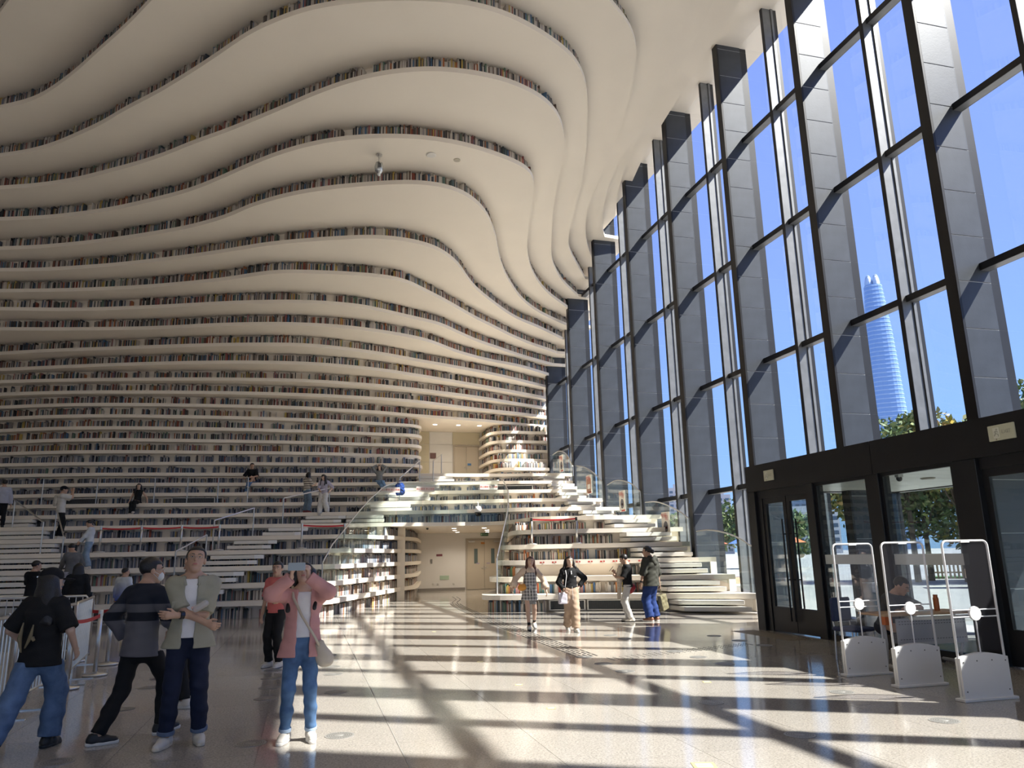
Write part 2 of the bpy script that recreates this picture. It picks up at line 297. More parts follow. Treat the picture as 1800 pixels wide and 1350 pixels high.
LEFT = {   # levels 1-5 left of the ground-floor passage: front, prow, then back along the passage
 5: [(-14, 29.8), (-8, 28.4), (-3, 27.8), (0, 27.1), (1.1, 26.9), (1.7, 27.2), (2.2, 27.9), (3.2, 29.4), (3.6, 30.5), (4.3, 32), (5.5, 38.3)],
 4: [(-14, 27.8), (-8, 26.6), (-3, 25.9), (-.5, 25.3), (.7, 25.1), (1.2, 25.5), (1.75, 26.6), (3.2, 29.6), (3.6, 30.6), (4.3, 32), (5.5, 38.3)],
 3: [(-14, 26.2), (-8, 25.2), (-3, 24.7), (-.5, 24.3), (.5, 24.1), (.95, 24.5), (1.5, 25.8), (3.25, 29.8), (3.6, 30.7), (4.3, 32), (5.5, 38.3)],
 2: [(-14, 25.4), (-8, 24.6), (-3, 24.2), (-.5, 23.8), (.35, 23.5), (.75, 23.8), (1.3, 25.1), (3.3, 29.9), (3.65, 30.8), (4.3, 32), (5.5, 38.3)],
 1: [(-14, 24.9), (-8, 24.2), (-3, 23.9), (-.5, 23.4), (.2, 23.0), (.65, 23.2), (1.2, 24.5), (3.35, 30.0), (3.7, 30.9), (4.3, 32), (5.5, 38.3)]}
RIGHT = {  # levels 1-5 right of the passage: back of the passage, corner, front to the facade
 5: [(9.8, 38.3), (7.8, 30), (6.75, 25.0), (6.9, 24.4), (7.5, 24.1), (9.1, 23.7), (12.06, 23.0)],
 4: [(9.8, 38.3), (7.8, 30), (6.3, 24.5), (6.4, 23.9), (7.0, 23.6), (9.1, 23.0), (12.06, 21.9)],
 3: [(9.8, 38.3), (7.8, 30), (5.95, 24.2), (6.0, 23.5), (6.6, 23.2), (9.1, 22.4), (12.06, 21.0)],
 2: [(9.8, 38.3), (7.8, 30), (5.6, 23.8), (5.65, 23.0), (6.2, 22.7), (8.4, 21.9), (12.06, 20.0)],
 1: [(9.8, 38.3), (7.8, 30), (5.2, 23.2), (5.2, 22.5), (5.8, 22.15), (8.15, 21.3), (12.06, 18.7)]}

def spline(pts, step=.22, sm=2):
    P = np.array(pts, float); Q = np.vstack([2 * P[0] - P[1], P, 2 * P[-1] - P[-2]]); o = []
    for i in range(1, len(Q) - 2):
        p0, p1, p2, p3 = Q[i - 1:i + 3]; n = max(2, int(np.hypot(*(p2 - p1)) / step))
        d01, d12, d23 = [max(np.hypot(*(b - a)), 1e-3) ** .5 for a, b in ((p0, p1), (p1, p2), (p2, p3))]
        m1 = (p1 - p0) / d01 - (p2 - p0) / (d01 + d12) + (p2 - p1) / d12; m2 = (p2 - p1) / d12 - (p3 - p1) / (d12 + d23) + (p3 - p2) / d23
        m1 *= d12; m2 *= d12
        for t in np.linspace(0, 1, n, endpoint=False):
            o.append((2 * t**3 - 3 * t**2 + 1) * p1 + (t**3 - 2 * t**2 + t) * m1 + (-2 * t**3 + 3 * t**2) * p2 + (t**3 - t**2) * m2)
    o.append(Q[-2]); o = resample(np.array(o), step)
    for _ in range(sm):
        q = o.copy(); q[1:-1] = (o[:-2] + 2 * o[1:-1] + o[2:]) / 4; o = q
    return o
def resample(P, step):
    d = np.r_[0, np.cumsum(np.hypot(*np.diff(P, axis=0).T))]; n = max(2, int(d[-1] / step))
    s = np.linspace(0, d[-1], n); return np.c_[np.interp(s, d, P[:, 0]), np.interp(s, d, P[:, 1])]
def offset(P, d):
    t = np.gradient(P, axis=0); t /= np.maximum(np.hypot(*t.T), 1e-6)[:, None]; return P + np.c_[-t[:, 1], t[:, 0]] * d
def extend_left(L):
    (x0, y0), (x1, y1) = L[0], L[1]; m = max(min((y1 - y0) / (x1 - x0), 0), -.9)
    out = []; x, y = x0, y0
    while x > -25: x -= 3; y -= 3 * m; m *= .8; out.append((x, y))
    return out[::-1] + list(L)

E = {}                               # front edge of every level as (n,2) curves, pieces by level
for k, L in LEV.items():
    if k <= 16:
        L = [p for p in L if p[0] < 4.3]; ye = L[-1][1]
        L = extend_left(L) + [(4.55, ye + .06), (4.95, ye + .3), (5.15, ye + .8), (5.2, ye + 1.6), (5.2, 39.6)]
        yr = {12: 35.7, 13: 36.1, 14: 36.3, 15: 36.4, 16: 36.45}[k]
        E[k] = [spline(L, sm=6 if k > 16 else 3), spline([(8.75, 39.6), (8.75, yr + 1.6), (8.8, yr + .8), (9.05, yr + .25), (9.6, yr), (10.6, yr + .02), (12.06, yr + .05)], sm=2)]
    else: E[k] = [spline(extend_left(L), sm=5)]
for k, L in LOW.items(): E[k] = [spline(extend_left(L), sm=4)]
for k in LEFT: E[k] = [spline(extend_left(LEFT[k]), .18, sm=2), spline(RIGHT[k], .18, sm=2)]

def clip_x(P, xm): 
    Q = P[P[:, 0] <= xm]; return Q
far = empty('wall_far'); tag(far, kind='structure')
def poly_for(k, P, i, xr=12.03):
    P = [tuple(p) for p in P]
    if len(E[k]) == 1:
        if P[-1][0] > 12: P[-1] = (xr, P[-1][1])
        return P + [(xr, 44), (P[0][0], 44)]
    if i == 0: return P + [(P[-1][0], 44), (P[0][0], 44)]
    P[-1] = (xr, P[-1][1]); return P + [(xr, 44), (P[0][0], 44)]
for k, pieces in E.items():
    for i, P in enumerate(pieces):
        z = S * k; xr = 13.25 if 23 <= k <= 31 else 12.03
        MB().prism(poly_for(k, P, i, xr), z - T, z).build('shelf_slab', M_WHITE, far)

# rows between level k and k+1: the setback the books stand on, and the panel behind them
def yfun(P, X): 
    o = np.argsort(P[:, 0]); return np.interp(X, P[o, 0], P[o, 1])
ROWS = []                            # (k, path of book fronts)
for k in range(0, 33):
    if k == 0: srcs = [(None, E[1][0]), (None, E[1][1])]
    elif 1 <= k <= 4: srcs = [(E[k][0], E[k + 1][0]), (E[k][1], E[k + 1][1])]
    elif k == 5: srcs = [(E[5][0], 'deckL'), (E[5][1], 'deckR')]
    elif 12 <= k <= 15: srcs = [(E[k][0], E[k][0]), (E[k][1], E[k][1])]
    elif k == 16: srcs = [(E[16][0], E[16][0]), (E[16][1], E[16][1])]
    elif k == 11: srcs = [(E[12][0], E[12][0]), (E[12][1], E[12][1])]
    else: srcs = [(E[k][0], E[k + 1][0])]
    for i, (a, b) in enumerate(srcs):
        if isinstance(b, str):
            if b == 'deckL': P = np.vstack([np.c_[np.arange(-25, 1.9, .2), yfun(E[6][0], np.arange(-25, 1.9, .2))], a[a[:, 0] > 2.9]])
            else: P = np.vstack([a[a[:, 1] > 25.6], np.c_[np.arange(7.75, 12.06, .2), yfun(E[6][0], np.arange(7.75, 12.06, .2))]])
            P = resample(P, .18)
            for _ in range(3): P[1:-1] = (P[:-2] + 2 * P[1:-1] + P[2:]) / 4
        elif a is None: P = b
        elif len(srcs) == 1:
            X = np.arange(-25, 12.06, .04); P = resample(np.c_[X, np.maximum(yfun(a, X), yfun(b, X))], .2)
        else:
            P = b if k <= 4 else a
        bo_ = .075 if k >= 20 else (.12 if k >= 12 else .19); base = offset(P, bo_); panel = offset(P, bo_ + .19)
        if len(srcs) == 1: panel = panel[panel[:, 0] < 12.03]
        pp = [tuple(p) for p in panel]
        top = S * (k + 1) - T if k != 11 else S * 12 - T
        if len(srcs) == 2 and i == 0: poly = pp + [(pp[-1][0], 44), (pp[0][0], 44)]
        else: poly = pp + [(12.02, pp[-1][1]), (12.02, 44), (pp[0][0], 44)]
        MB().prism(poly, S * k, top).build('back_panel', M_WHITE, far)
        ROWS.append((k, i, base))

# ------------------------------------------------------------------ books
BOOK_COLS = [(.025, .027, .032), (.05, .045, .045), (.035, .05, .07), (.09, .075, .065), (.14, .115, .10), (.16, .10, .075), (.20, .17, .15), (.06, .075, .075),
             (.50, .46, .41), (.62, .58, .53), (.42, .36, .31), (.30, .27, .25), (.07, .10, .15), (.10, .15, .16), (.24, .06, .04), (.42, .15, .06),
             (.50, .36, .10), (.58, .54, .49), (.66, .62, .57), (.46, .42, .38), (.60, .55, .50), (.14, .22, .16), (.55, .50, .46), (.33, .30, .32), (.08, .17, .30), (.34, .12, .12)]
def island_ramp(name, cols, rough=.6):
    m = bpy.data.materials.new(name); m.use_nodes = True; n = m.node_tree; b = n.nodes['Principled BSDF']; b.inputs['Roughness'].default_value = rough
    g = n.nodes.new('ShaderNodeNewGeometry'); r = n.nodes.new('ShaderNodeValToRGB'); r.color_ramp.interpolation = 'CONSTANT'
    el = r.color_ramp.elements
    while len(el) < len(cols): el.new(0)
    for i, c in enumerate(cols): el[i].position = i / len(cols); el[i].color = (*c, 1)
    n.links.new(g.outputs['Random Per Island'], r.inputs[0]); n.links.new(r.outputs[0], b.inputs['Base Color']); return m
M_BOOKS = island_ramp('book_spines', BOOK_COLS)
M_BOOKS_B = island_ramp('blue_grey_spines', [(.05, .06, .09), (.30, .31, .35), (.06, .09, .16), (.38, .38, .42), (.10, .13, .20), (.03, .03, .04), (.26, .27, .30), (.45, .44, .46), (.12, .14, .18), (.16, .16, .19), (.33, .34, .37), (.20, .22, .28)])
def place_books(path, x0, x1, wlo, whi, hlo, hhi, gap_p, depth=.15, seed=0, y_max=99, block=0.0):
    """arc positions, widths and heights of a row of books on a path"""
    r = np.random.default_rng(seed); d = np.r_[0, np.cumsum(np.hypot(*np.diff(path, axis=0).T))]
    n = int(d[-1] / wlo) + 4; w = r.uniform(wlo, whi, n); h = r.uniform(hlo, hhi, n)
    run = np.repeat(r.uniform(0, 1, n // 6 + 1), 6)[:n]; h = np.where(run < .35, hlo + (hhi - hlo) * .35 + .2 * (h - hlo), h)      # sets of equal volumes
    g = np.where(r.uniform(0, 1, n) < gap_p, r.uniform(.03, .32, n), .001)
    s = np.cumsum(w + g) - w / 2; ok = s < d[-1] - .03; s, w, h = s[ok], w[ok], h[ok]
    x = np.interp(s, d, path[:, 0]); y = np.interp(s, d, path[:, 1]); e = .02
    tx = np.interp(s + e, d, path[:, 0]) - x; ty = np.interp(s + e, d, path[:, 1]) - y
    ln = np.maximum(np.hypot(tx, ty), 1e-6); tx, ty = tx / ln, ty / ln
    ok = (x > x0) & (x < x1) & (y < y_max); return [q[ok] for q in (x, y, tx, ty, w, h)]
def boxes(x, y, tx, ty, w, h, z, depth):
    nx, ny = -ty, tx; n = len(x); V = np.empty((n, 8, 3), np.float32); i = 0
    for a in (-.5, .5):
        for b in (0, 1):
            for c in (0, 1):
                V[:, i, 0] = x + tx * w * a + nx * depth * b; V[:, i, 1] = y + ty * w * a + ny * depth * b; V[:, i, 2] = z + h * c; i += 1
    F = np.array([[0, 4, 5, 1], [0, 1, 3, 2], [4, 6, 7, 5], [1, 5, 7, 3]])          # front, left, right, top
    return V.reshape(-1, 3), (F[None] + 8 * np.arange(n)[:, None, None]).reshape(-1, 4)
IND = []            # rows whose books are things of their own
VS, FS, nb = [], [], 0; VB, FB, nbb = [], [], 0
for k, i, path in ROWS:
    y_max = 39.2; p = dict(wlo=.022, whi=.05, hlo=.19, hhi=.325, gap_p=.05); x0, x1 = -13.5, 11.95
    if k >= 26: x0 = -11.5
    if k >= 20: p.update(gap_p=.02, hlo=.20, hhi=.345)
    if k <= 6: p.update(gap_p=.02, hlo=.21, hhi=.34)
    if k in (0, 1, 2, 3) and i == 1: path = path[path[:, 1] < 29]
    if k == 0 and i == 1: x1 = 6.9
    if k == 0 and i == 0: x0 = -3.2
    if k in (1, 2, 3, 4) and i == 1: x1 = 10.0
    if k in (5, 6) and i == 1: x1 = 10.1
    bx = place_books(path, x0, x1, seed=100 + k * 3 + i, y_max=y_max, **p)
    if i == 1 and k in (1, 2):
        sel = (bx[1] < 23.6) & (bx[0] > 5.9) & (bx[0] < 9.4); IND.append((k, i, [q[sel] for q in bx])); bx = [q[~sel] for q in bx]
    if i == 0 and k in (0, 1):
        sel = (bx[1] < 29.4) & (bx[0] > 1.35); IND.append((k, i, [q[sel] for q in bx])); bx = [q[~sel] for q in bx]
    cool = (i == 0) & (3 <= k <= 12)
    if cool:
        s2 = (rng.uniform(0, 1, len(bx[0])) < .75); q2 = [q[s2] for q in bx]; v, f = boxes(*q2, S * k, .15); VB.append(v); FB.append(f + nbb); nbb += len(v); bx = [q[~s2] for q in bx]
    v, f = boxes(*bx, S * k, .15); VS.append(v); FS.append(f + nb); nb += len(v)
FA, FBB = np.vstack(FS), np.vstack(FB) + nb
bme = quads_mesh('books', np.vstack(VS + VB), np.vstack([FA, FBB]), M_BOOKS); bme.materials.append(M_BOOKS_B)
bme.polygons.foreach_set('material_index', np.r_[np.zeros(len(FA), np.int32), np.ones(len(FBB), np.int32)])
bo = link('books', bme); tag(bo, 'rows of small books packed on all the curved white shelves', 'books', kind='stuff')
NAMED = [('black', (.03, .03, .035)), ('cream', (.66, .60, .52)), ('white', (.74, .72, .69)), ('red', (.36, .07, .05)), ('blue', (.07, .20, .42)), ('teal', (.12, .27, .27)),
         ('orange', (.55, .22, .07)), ('yellow', (.55, .42, .12)), ('brown', (.20, .13, .09)), ('grey', (.30, .29, .29)), ('pink', (.60, .33, .33)), ('green', (.16, .28, .15))]
PW = {'R': [.07, .22, .24, .06, .08, .06, .06, .03, .05, .06, .05, .02], 'L': [.08, .20, .13, .03, .03, .04, .04, .03, .24, .14, .03, .01]}
bm_sizes = []
for w in (.024, .034, .044):
    for h in (.22, .26, .30):
        m = MB(); m.box((-w / 2, 0, 0), (w / 2, .006, h)); m.box((-w / 2, .006, 0), (-w / 2 + .003, .155, h)); m.box((w / 2 - .003, .006, 0), (w / 2, .155, h)); m.box((-w / 2 + .003, .006, .004), (w / 2 - .003, .15, h - .006))
        bm_sizes.append((w, h, m.mesh('book', mat('book_blank', (.5, .5, .5), .6))))
where = {(1, 1): 'lowest open shelf right of the passage, behind the two walking women', (2, 1): 'second open shelf right of the passage, above the walking women', (0, 0): 'floor-level shelf of the sunlit bookcase corner left of the passage', (1, 0): 'second-lowest shelf of the sunlit bookcase corner left of the passage'}
short = {(1, 1): 'books on the lowest shelf right of the passage', (2, 1): 'books on the second shelf right of the passage', (0, 0): 'books on the floor shelf left of the passage', (1, 0): 'books on the second shelf left of the passage'}
spare = MB(); n_ind = 0; rb = random.Random(3)
for k, i, bx in IND:
    keys = PW['R'] if i == 1 else PW['L']; cur = None
    for x, y, tx, ty, w, h in zip(*bx):
        if cur is None or rb.random() < .6: cur = rb.choices(range(12), keys)[0]
        nm, c = NAMED[cur]; w0, h0, me = min(bm_sizes, key=lambda q: abs(q[0] - w) * 3 + abs(q[1] - h))
        if n_ind >= 300: continue
        o = link('book', me); o.location = (x, y, S * k); o.rotation_euler = (0, rb.choice([0, 0, .03, -.03]) if i == 1 else 0, math.atan2(ty, tx)); o.scale = (w / w0 * .96, 1, 1)
        o.material_slots[0].link = 'OBJECT'; o.material_slots[0].material = mat('spine_' + nm, c, .55)
        tag(o, f'{nm} book on the {where[k, i]}', 'book', f'{nm} ' + short[k, i]); n_ind += 1

# ------------------------------------------------------------------ passage end wall, upper landing wall, doors
M_DOOR = mat('door_beige', (.50, .44, .35), .5); M_DPANEL = mat('landing_yellow', (.55, .50, .36), .55); M_DWHITE = mat('landing_panel', (.70, .69, .66), .5)
tag(MB().box((4.8, 38.3, 0), (10.2, 38.45, 2.81)).build('wall_passage', M_WALL), kind='structure')
tag(MB().box((5.35, 38.24, 0), (7.72, 38.3, .12)).build('baseboard_passage', mat('skirting', (.25, .23, .21), .5)), kind='structure')
def double_door(name, x0, x1, y, z0, z1, vision=True):
    d = empty(name, ((x0 + x1) / 2, y, z0)); w = (x1 - x0) / 2; h = z1 - z0
    m = MB(); m.box((-w - .07, -.05, 0), (-w, .03, h + .07)); m.box((w, -.05, 0), (w + .07, .03, h + .07)); m.box((-w, -.05, h), (w, .03, h + .07)); m.build('door_frame', mat('door_frame', (.42, .37, .30), .5), d)
    for s in (-1, 1):
        lf = MB().bbox((min(0, s * w) + .006, -.035, .01), (max(0, s * w) - .006, 0, h - .01), .006).build('door_leaf', M_DOOR, d)
        if vision: MB().box((s * w * .5 - .09, -.045, h * .52), (s * w * .5 + .09, -.03, h * .82)).build('vision_panel', mat('wired_glass', (.10, .14, .14), .15), lf)
        MB().box((s * .05 - .015, -.05, h * .40), (s * .05 + .015, -.035, h * .47)).tube([(s * .05, -.08, h * .435), (s * .18, -.08, h * .435)], .011, 6).build('handle', M_STEEL, lf)
        if vision: MB().box((s * w * .75 - .16, -.09, h - .12), (s * w * .75 + .16, -.035, h - .05)).build('closer', M_STEEL, lf)
    return d
dd = double_door('door_1', 7.85, 9.62, 38.29, 0, 2.45); tag(dd, kind='structure')
MB().box((-.18, -.055, 2.24), (.02, -.04, 2.33)).build('orange_notice', mat('notice_orange', (.55, .22, .04), .6), dd)
for x in (-.42, .12): MB().box((x, -.05, 1.26), (x + .16, -.04, 1.30)).build('small_notice', mat('notice_lilac', (.35, .28, .45), .6), dd)
double = double_door('door_2', 7.42, 8.72, 39.48, S * 11, 7.42, vision=False); tag(double, kind='structure')
MB().box((.06, -.05, 1.0), (.26, -.04, 1.12)).build('small_notice', mat('notice_blue', (.08, .20, .42), .5), double)
wl = MB().box((4.9, 39.5, S * 11), (9.1, 39.6, S * 17)).build('wall_landing', M_WALL); tag(wl, kind='structure')
for a, b, m in ((5.2, 6.05, M_DPANEL), (6.07, 7.30, M_DWHITE), (8.84, 9.0, M_DWHITE)):
    for z0, z1 in ((S * 11 + .01, 6.55), (6.57, 7.5), (7.52, S * 17 - .15)): MB().box((a, 39.47, z0), (b, 39.5, z1)).build('wall_panel', m, wl)
MB().box((7.32, 39.47, 7.52), (8.82, 39.5, S * 17 - .15)).build('wall_panel', M_DPANEL, wl)
MB().box((6.10, 39.44, 6.75), (6.42, 39.47, 7.05)).build('wall_panel', mat('brown_box', (.16, .08, .07), .5), wl)
# small fittings of the passage wall
def plate(name, c, w, h, m, label, cat, t=.02):
    o = MB().bbox((-w / 2, -t, -h / 2), (w / 2, 0, h / 2), .004).build(name, m, loc=c); tag(o, label, cat); return o
ex = empty('exit_sign', (8.75, 38.26, 2.72)); tag(ex, 'small green lit exit sign above the beige passage doors', 'sign')
MB().bbox((-.20, -.03, -.075), (.20, 0, .075), .006).build('box', mat('exit_green', (.02, .10, .045), .4), ex)
def text_mesh(s, size, m, parent, loc, rot, name='lettering'):
    cu = bpy.data.curves.new(name, 'FONT'); cu.body = s; cu.size = size; cu.align_x = 'CENTER'; cu.align_y = 'CENTER'; cu.extrude = .001
    t = bpy.data.objects.new(name, cu); COL.objects.link(t); bpy.context.view_layer.update()
    me = bpy.data.meshes.new_from_object(t.evaluated_get(bpy.context.evaluated_depsgraph_get())); bpy.data.objects.remove(t); me.materials.clear(); me.materials.append(m)
    return link(name, me, parent, loc, rot)
M_GLOW = mat('exit_letters', (.55, .80, .60), .5)
text_mesh('安全出口', .085, M_GLOW, ex, (.04, -.034, 0), (math.pi / 2, 0, 0)); MB().box((-.185, -.034, -.05), (-.14, -.031, .05)).build('pictogram', M_GLOW, ex)
plate('wall_sign', (6.42, 38.29, 1.72), .30, .10, mat('maroon_sign', (.22, .06, .08), .5), 'small maroon sign on the white passage wall', 'sign')
plate('switch_panel', (6.02, 38.29, 1.42), .09, .22, mat('grey_plastic', (.22, .22, .22), .5), 'small dark switch panel on the white passage wall', 'switch')
plate('floor_exit_sign', (6.68, 38.29, .62), .46, .20, mat('pale_green_sign', (.42, .55, .42), .4), 'pale green low level exit sign on the passage wall', 'sign')
for q, x in enumerate((6.12, 6.36, 7.15)): plate('wall_socket', (x, 38.29, .32), .09, .09, mat('socket_white', (.62, .60, .57), .4), ['leftmost white socket low on the passage wall', 'middle white socket low on the passage wall', 'white socket low on the wall nearest the passage doors'][q], 'socket')

# ------------------------------------------------------------------ glass facade
facade = empty('wall_right'); tag(facade, kind='structure')
PORTAL_Y0, PORTAL_Y1, PORTAL_Z = 2.6, 14.76, 3.44
fins = [FIN_Y0 + FIN_P * i for i in range(-6, 10)]
panel_me = MB().bbox((0, -.012, .008), (FIN_X1 - FIN_X0 - .05, 0, .932 - .008), .004).mesh('cladding_panel', M_PANEL)
for y in fins:
    f = empty('fin', (FIN_X0, y, 0), parent=facade)
    MB().box((.05, .012, -.3), (FIN_X1 - FIN_X0, FIN_T - .012, 17.4)).build('core', M_CORE, f)
    MB().box((0, 0, -.3), (.05, FIN_T, 17.4)).build('edge_cap', M_BLACK, f)
    MB().box((FIN_X1 - FIN_X0, .02, -.3), (FIN_X1 - FIN_X0 + .22, FIN_T - .02, 17.6)).build('outer_cap', M_BLACK, f)
    if y > 5:
        for j in range(0, 19): link('cladding_panel', panel_me, f, (.05, .012, -.02 + j * .932))
    else: MB().box((.05, 0, -.3), (FIN_X1 - FIN_X0, .012, 17.4)).build('cladding_panel', M_PANEL, f)
    MB().box((.05, FIN_T - .012, -.3), (FIN_X1 - FIN_X0, FIN_T, 17.4)).build('rear_cladding', M_PANEL, f)
mulls = [y + FIN_T / 2 + FIN_P / 2 for y in fins]
rows_z = [-.05] + TRANS
for y in mulls:
    z0 = PORTAL_Z if PORTAL_Y0 < y < PORTAL_Y1 else -.3
    mu = MB().box((12.04, y - .055, z0), (12.37, y + .055, 17.4)).box((12.30, y - .085, z0), (12.37, y + .085, 17.4)).build('mullion', M_MULL, facade)
    MB().box((12.028, y - .056, z0), (12.04, y + .056, 17.4)).build('mullion_cap', M_BLACK, mu)
    MB().box((12.37, y - .05, z0), (12.50, y + .05, 17.4)).build('outer_cap', M_BLACK, mu)
for bi, y in enumerate(fins[:-1]):
    ya, yb, ym = y + FIN_T, y + FIN_P, y + FIN_T / 2 + FIN_P / 2
    for zi, z in enumerate(TRANS):
        if z < PORTAL_Z + .1 and ya > PORTAL_Y0 - 1 and yb < PORTAL_Y1 + .2: continue
        tr = MB().box((12.16, ya, z), (12.37, yb, z + .045)).box((12.16, ya, z + .045), (12.18, yb, z + .145)).box((12.18, ya, z + .10), (12.37, yb, z + .145)).build('transom', M_MULL, facade)
        MB().box((12.15, ya, z + .002), (12.16, yb, z + .145)).build('transom_cap', M_BLACK, tr)
    for zi in range(len(rows_z) - 1):
        z0, z1 = rows_z[zi] + (.145 if zi else 0), rows_z[zi + 1]
        for a, b in ((ya, ym - .05), (ym + .05, yb)):
            zz = z0
            if zi == 0 and b > PORTAL_Y0 and a < PORTAL_Y1 - .2: continue
            MB().box((12.345, a, zz), (12.357, b, z1)).build('pane', M_GLASS, facade)
MB().box((12.2, -14, 17.15), (12.6, 44, 17.6)).build('head_beam', M_BLACK, facade)
MB().box((12.15, -14, -.3), (12.6, PORTAL_Y0, .06)).box((12.15, PORTAL_Y1, -.3), (12.6, 44, .06)).build('sill', M_BLACK, facade)

# ------------------------------------------------------------------ entrance vestibule
PX = 9.38
ves = empty('entrance_vestibule', (0, 0, 0)); tag(ves, 'black metal entrance lobby with glass doors built against the glass facade', 'entrance')
MB().box((PX - .05, PORTAL_Y0, 2.88), (PX + .25, 10.83, PORTAL_Z)).box((PX - .05, 10.845, 2.88), (PX + .25, PORTAL_Y1, PORTAL_Z)).build('header', M_BLACK, ves)
MB().box((PX + .25, PORTAL_Y1 - .2, 2.88), (13.3, PORTAL_Y1, PORTAL_Z)).box((13.1, PORTAL_Y0, 2.88), (13.3, PORTAL_Y1 - .2, PORTAL_Z)).box((PX + .25, PORTAL_Y0, 3.36), (13.1, PORTAL_Y1 - .2, PORTAL_Z)).build('roof', M_BLACK, ves)
cl = MB()
for yy in np.arange(PORTAL_Y0, PORTAL_Y1 - .25, .6): cl.box((PX + .25, yy + .006, 2.90), (13.1, min(yy + .594, PORTAL_Y1 - .2), 2.93))
cl.build('lobby_ceiling', mat('lobby_white', (.72, .71, .66), .35), ves)
for yy in (11.6, 9.9, 8.4): MB().lathe([(.0, 0), (.10, 0), (.13, .02), (.13, .035)], 16, (11.2, yy, 2.87)).build('downlight', mat('downlight_rim', (.55, .50, .42), .35), ves)
def column(y0, y1, x0=PX - .05, x1=PX + .2): MB().bbox((x0, y0, 0), (x1, y1, 2.88), .008).build('column', M_BLACK, ves)
for a, b in ((14.48, 14.76), (12.50, 12.73), (10.74, 11.02), (8.76, 9.17), (6.85, 7.1), (4.9, 5.2), (2.6, 2.9)): column(a, b)
for a, b in ((14.62, 14.76), (12.66, 12.80), (10.70, 10.86), (6.8, 7.0), (2.6, 2.8)): column(a, b, 13.12, 13.28)
def door_leaf(y0, y1, x, parent, hy, bar_side):
    d = empty('door_leaf', (x, y0, 0), parent=parent); w = y1 - y0
    m = MB(); m.box((-.03, 0, .02), (.03, .10, 2.72)); m.box((-.03, w - .10, .02), (.03, w, 2.72)); m.box((-.03, .10, 2.60), (.03, w - .10, 2.72)); m.box((-.03, .10, .02), (.03, w - .10, .50)); m.build('door_frame', M_BLACK, d)
    MB().box((-.006, .10, .50), (.006, w - .10, 2.60)).build('pane', M_DOORGL, d)
    h = MB(); 
    for sx in (-1, 1):
        h.tube([(sx * .11, hy, .25), (sx * .11, hy, 2.25)], .018, 8); h.tube([(sx * .03, hy, 1.05), (sx * .11, hy, 1.05)], .014, 6); h.tube([(sx * .03, hy, 1.95), (sx * .11, hy, 1.95)], .014, 6)
    h.build('pull_handle', M_BLACK, d)
    return d
x = PX + .06
for a, b, hy in ((13.50, 14.30, .06), (12.74, 13.48, .68), (7.98, 8.74, .06), (7.12, 7.96, .78), (5.22, 6.02, .74), (6.04, 6.84, .06)): door_leaf(a, b, x, ves, hy, 0)
for a, b, hy in ((11.78, 12.64, .06), (10.88, 11.76, .82)): door_leaf(a, b, 13.2, ves, hy, 0)
for a, b, z in ((12.73, 14.48, x), (7.1, 8.76, x), (5.2, 6.85, x), (10.86, 12.66, 13.2)): MB().box((z - .05, a, 2.72), (z + .05, b, 2.88)).build('door_head', M_BLACK, ves)
MB().box((x - .05, 14.30, 0), (x + .05, 14.48, 2.72)).build('door_jamb', M_BLACK, ves)
M_FROST = mat('frosted_band', (.62, .66, .65), .6)
def fixed_pane(y0, y1, x, band=True):
    p = empty('fixed_window', (x, y0, 0), parent=ves); w = y1 - y0
    m = MB(); m.box((-.04, 0, .0), (.04, .09, 2.88)); m.box((-.04, w - .06, 0), (.04, w, 2.88)); m.box((-.04, .09, 2.82), (.04, w - .06, 2.88)); m.box((-.04, .09, 0), (.04, w - .06, .10)); m.build('frame', M_BLACK, p)
    MB().box((-.006, .09, .10), (.006, w - .06, 2.82)).build('pane', M_DOORGL, p)
    if band: MB().box((-.010, .09, 1.36), (-.0065, w - .06, 1.53)).build('frosted_band', M_FROST, p)
for a, b in ((11.02, 12.50), (9.17, 10.74), (2.9, 4.9)):
    fixed_pane(a, b, PX + .04)
for a, b in ((12.80, 14.62), (7.0, 10.70), (2.8, 6.8)): MB().box((13.19, a, .06), (13.202, b, 2.88)).build('outer_pane', M_DOORGL, ves)
for a, b in ((14.56, 14.6),):
    pane = MB().box((PX + .25, a, .1), (13.1, a + .012, 2.86)).build('side_pane', M_DOORGL, ves)
    MB().box((PX + .2, a - .03, 0), (13.1, a + .04, .10)).box((10.9, a - .04, .1), (11.0, a + .05, 2.88)).build('side_frame', M_BLACK, ves)
for yy, zz in ((11.05, 2.78), (10.66, 2.80)):      # small cameras under the header
    c = empty('security_camera', (PX + .32, yy, zz)); tag(c, 'white bullet camera under the lobby header, %s of the middle column' % ('left' if yy > 11 else 'right'), 'camera')
    MB().box((-.05, -.04, 0), (.05, .04, .10)).build('mount', mat('cam_white', (.7, .7, .68), .4), c); MB().sphere((0, 0, -.02), .05, 12, 8).build('dome', mat('cam_dark', (.06, .06, .07), .2), c, True)
M_SIGN = mat('exit_plate', (.55, .55, .42), .45); M_SIGNL = mat('exit_plate_light', (.66, .66, .56), .4); M_SIGND = mat('exit_plate_mark', (.42, .42, .34), .5)
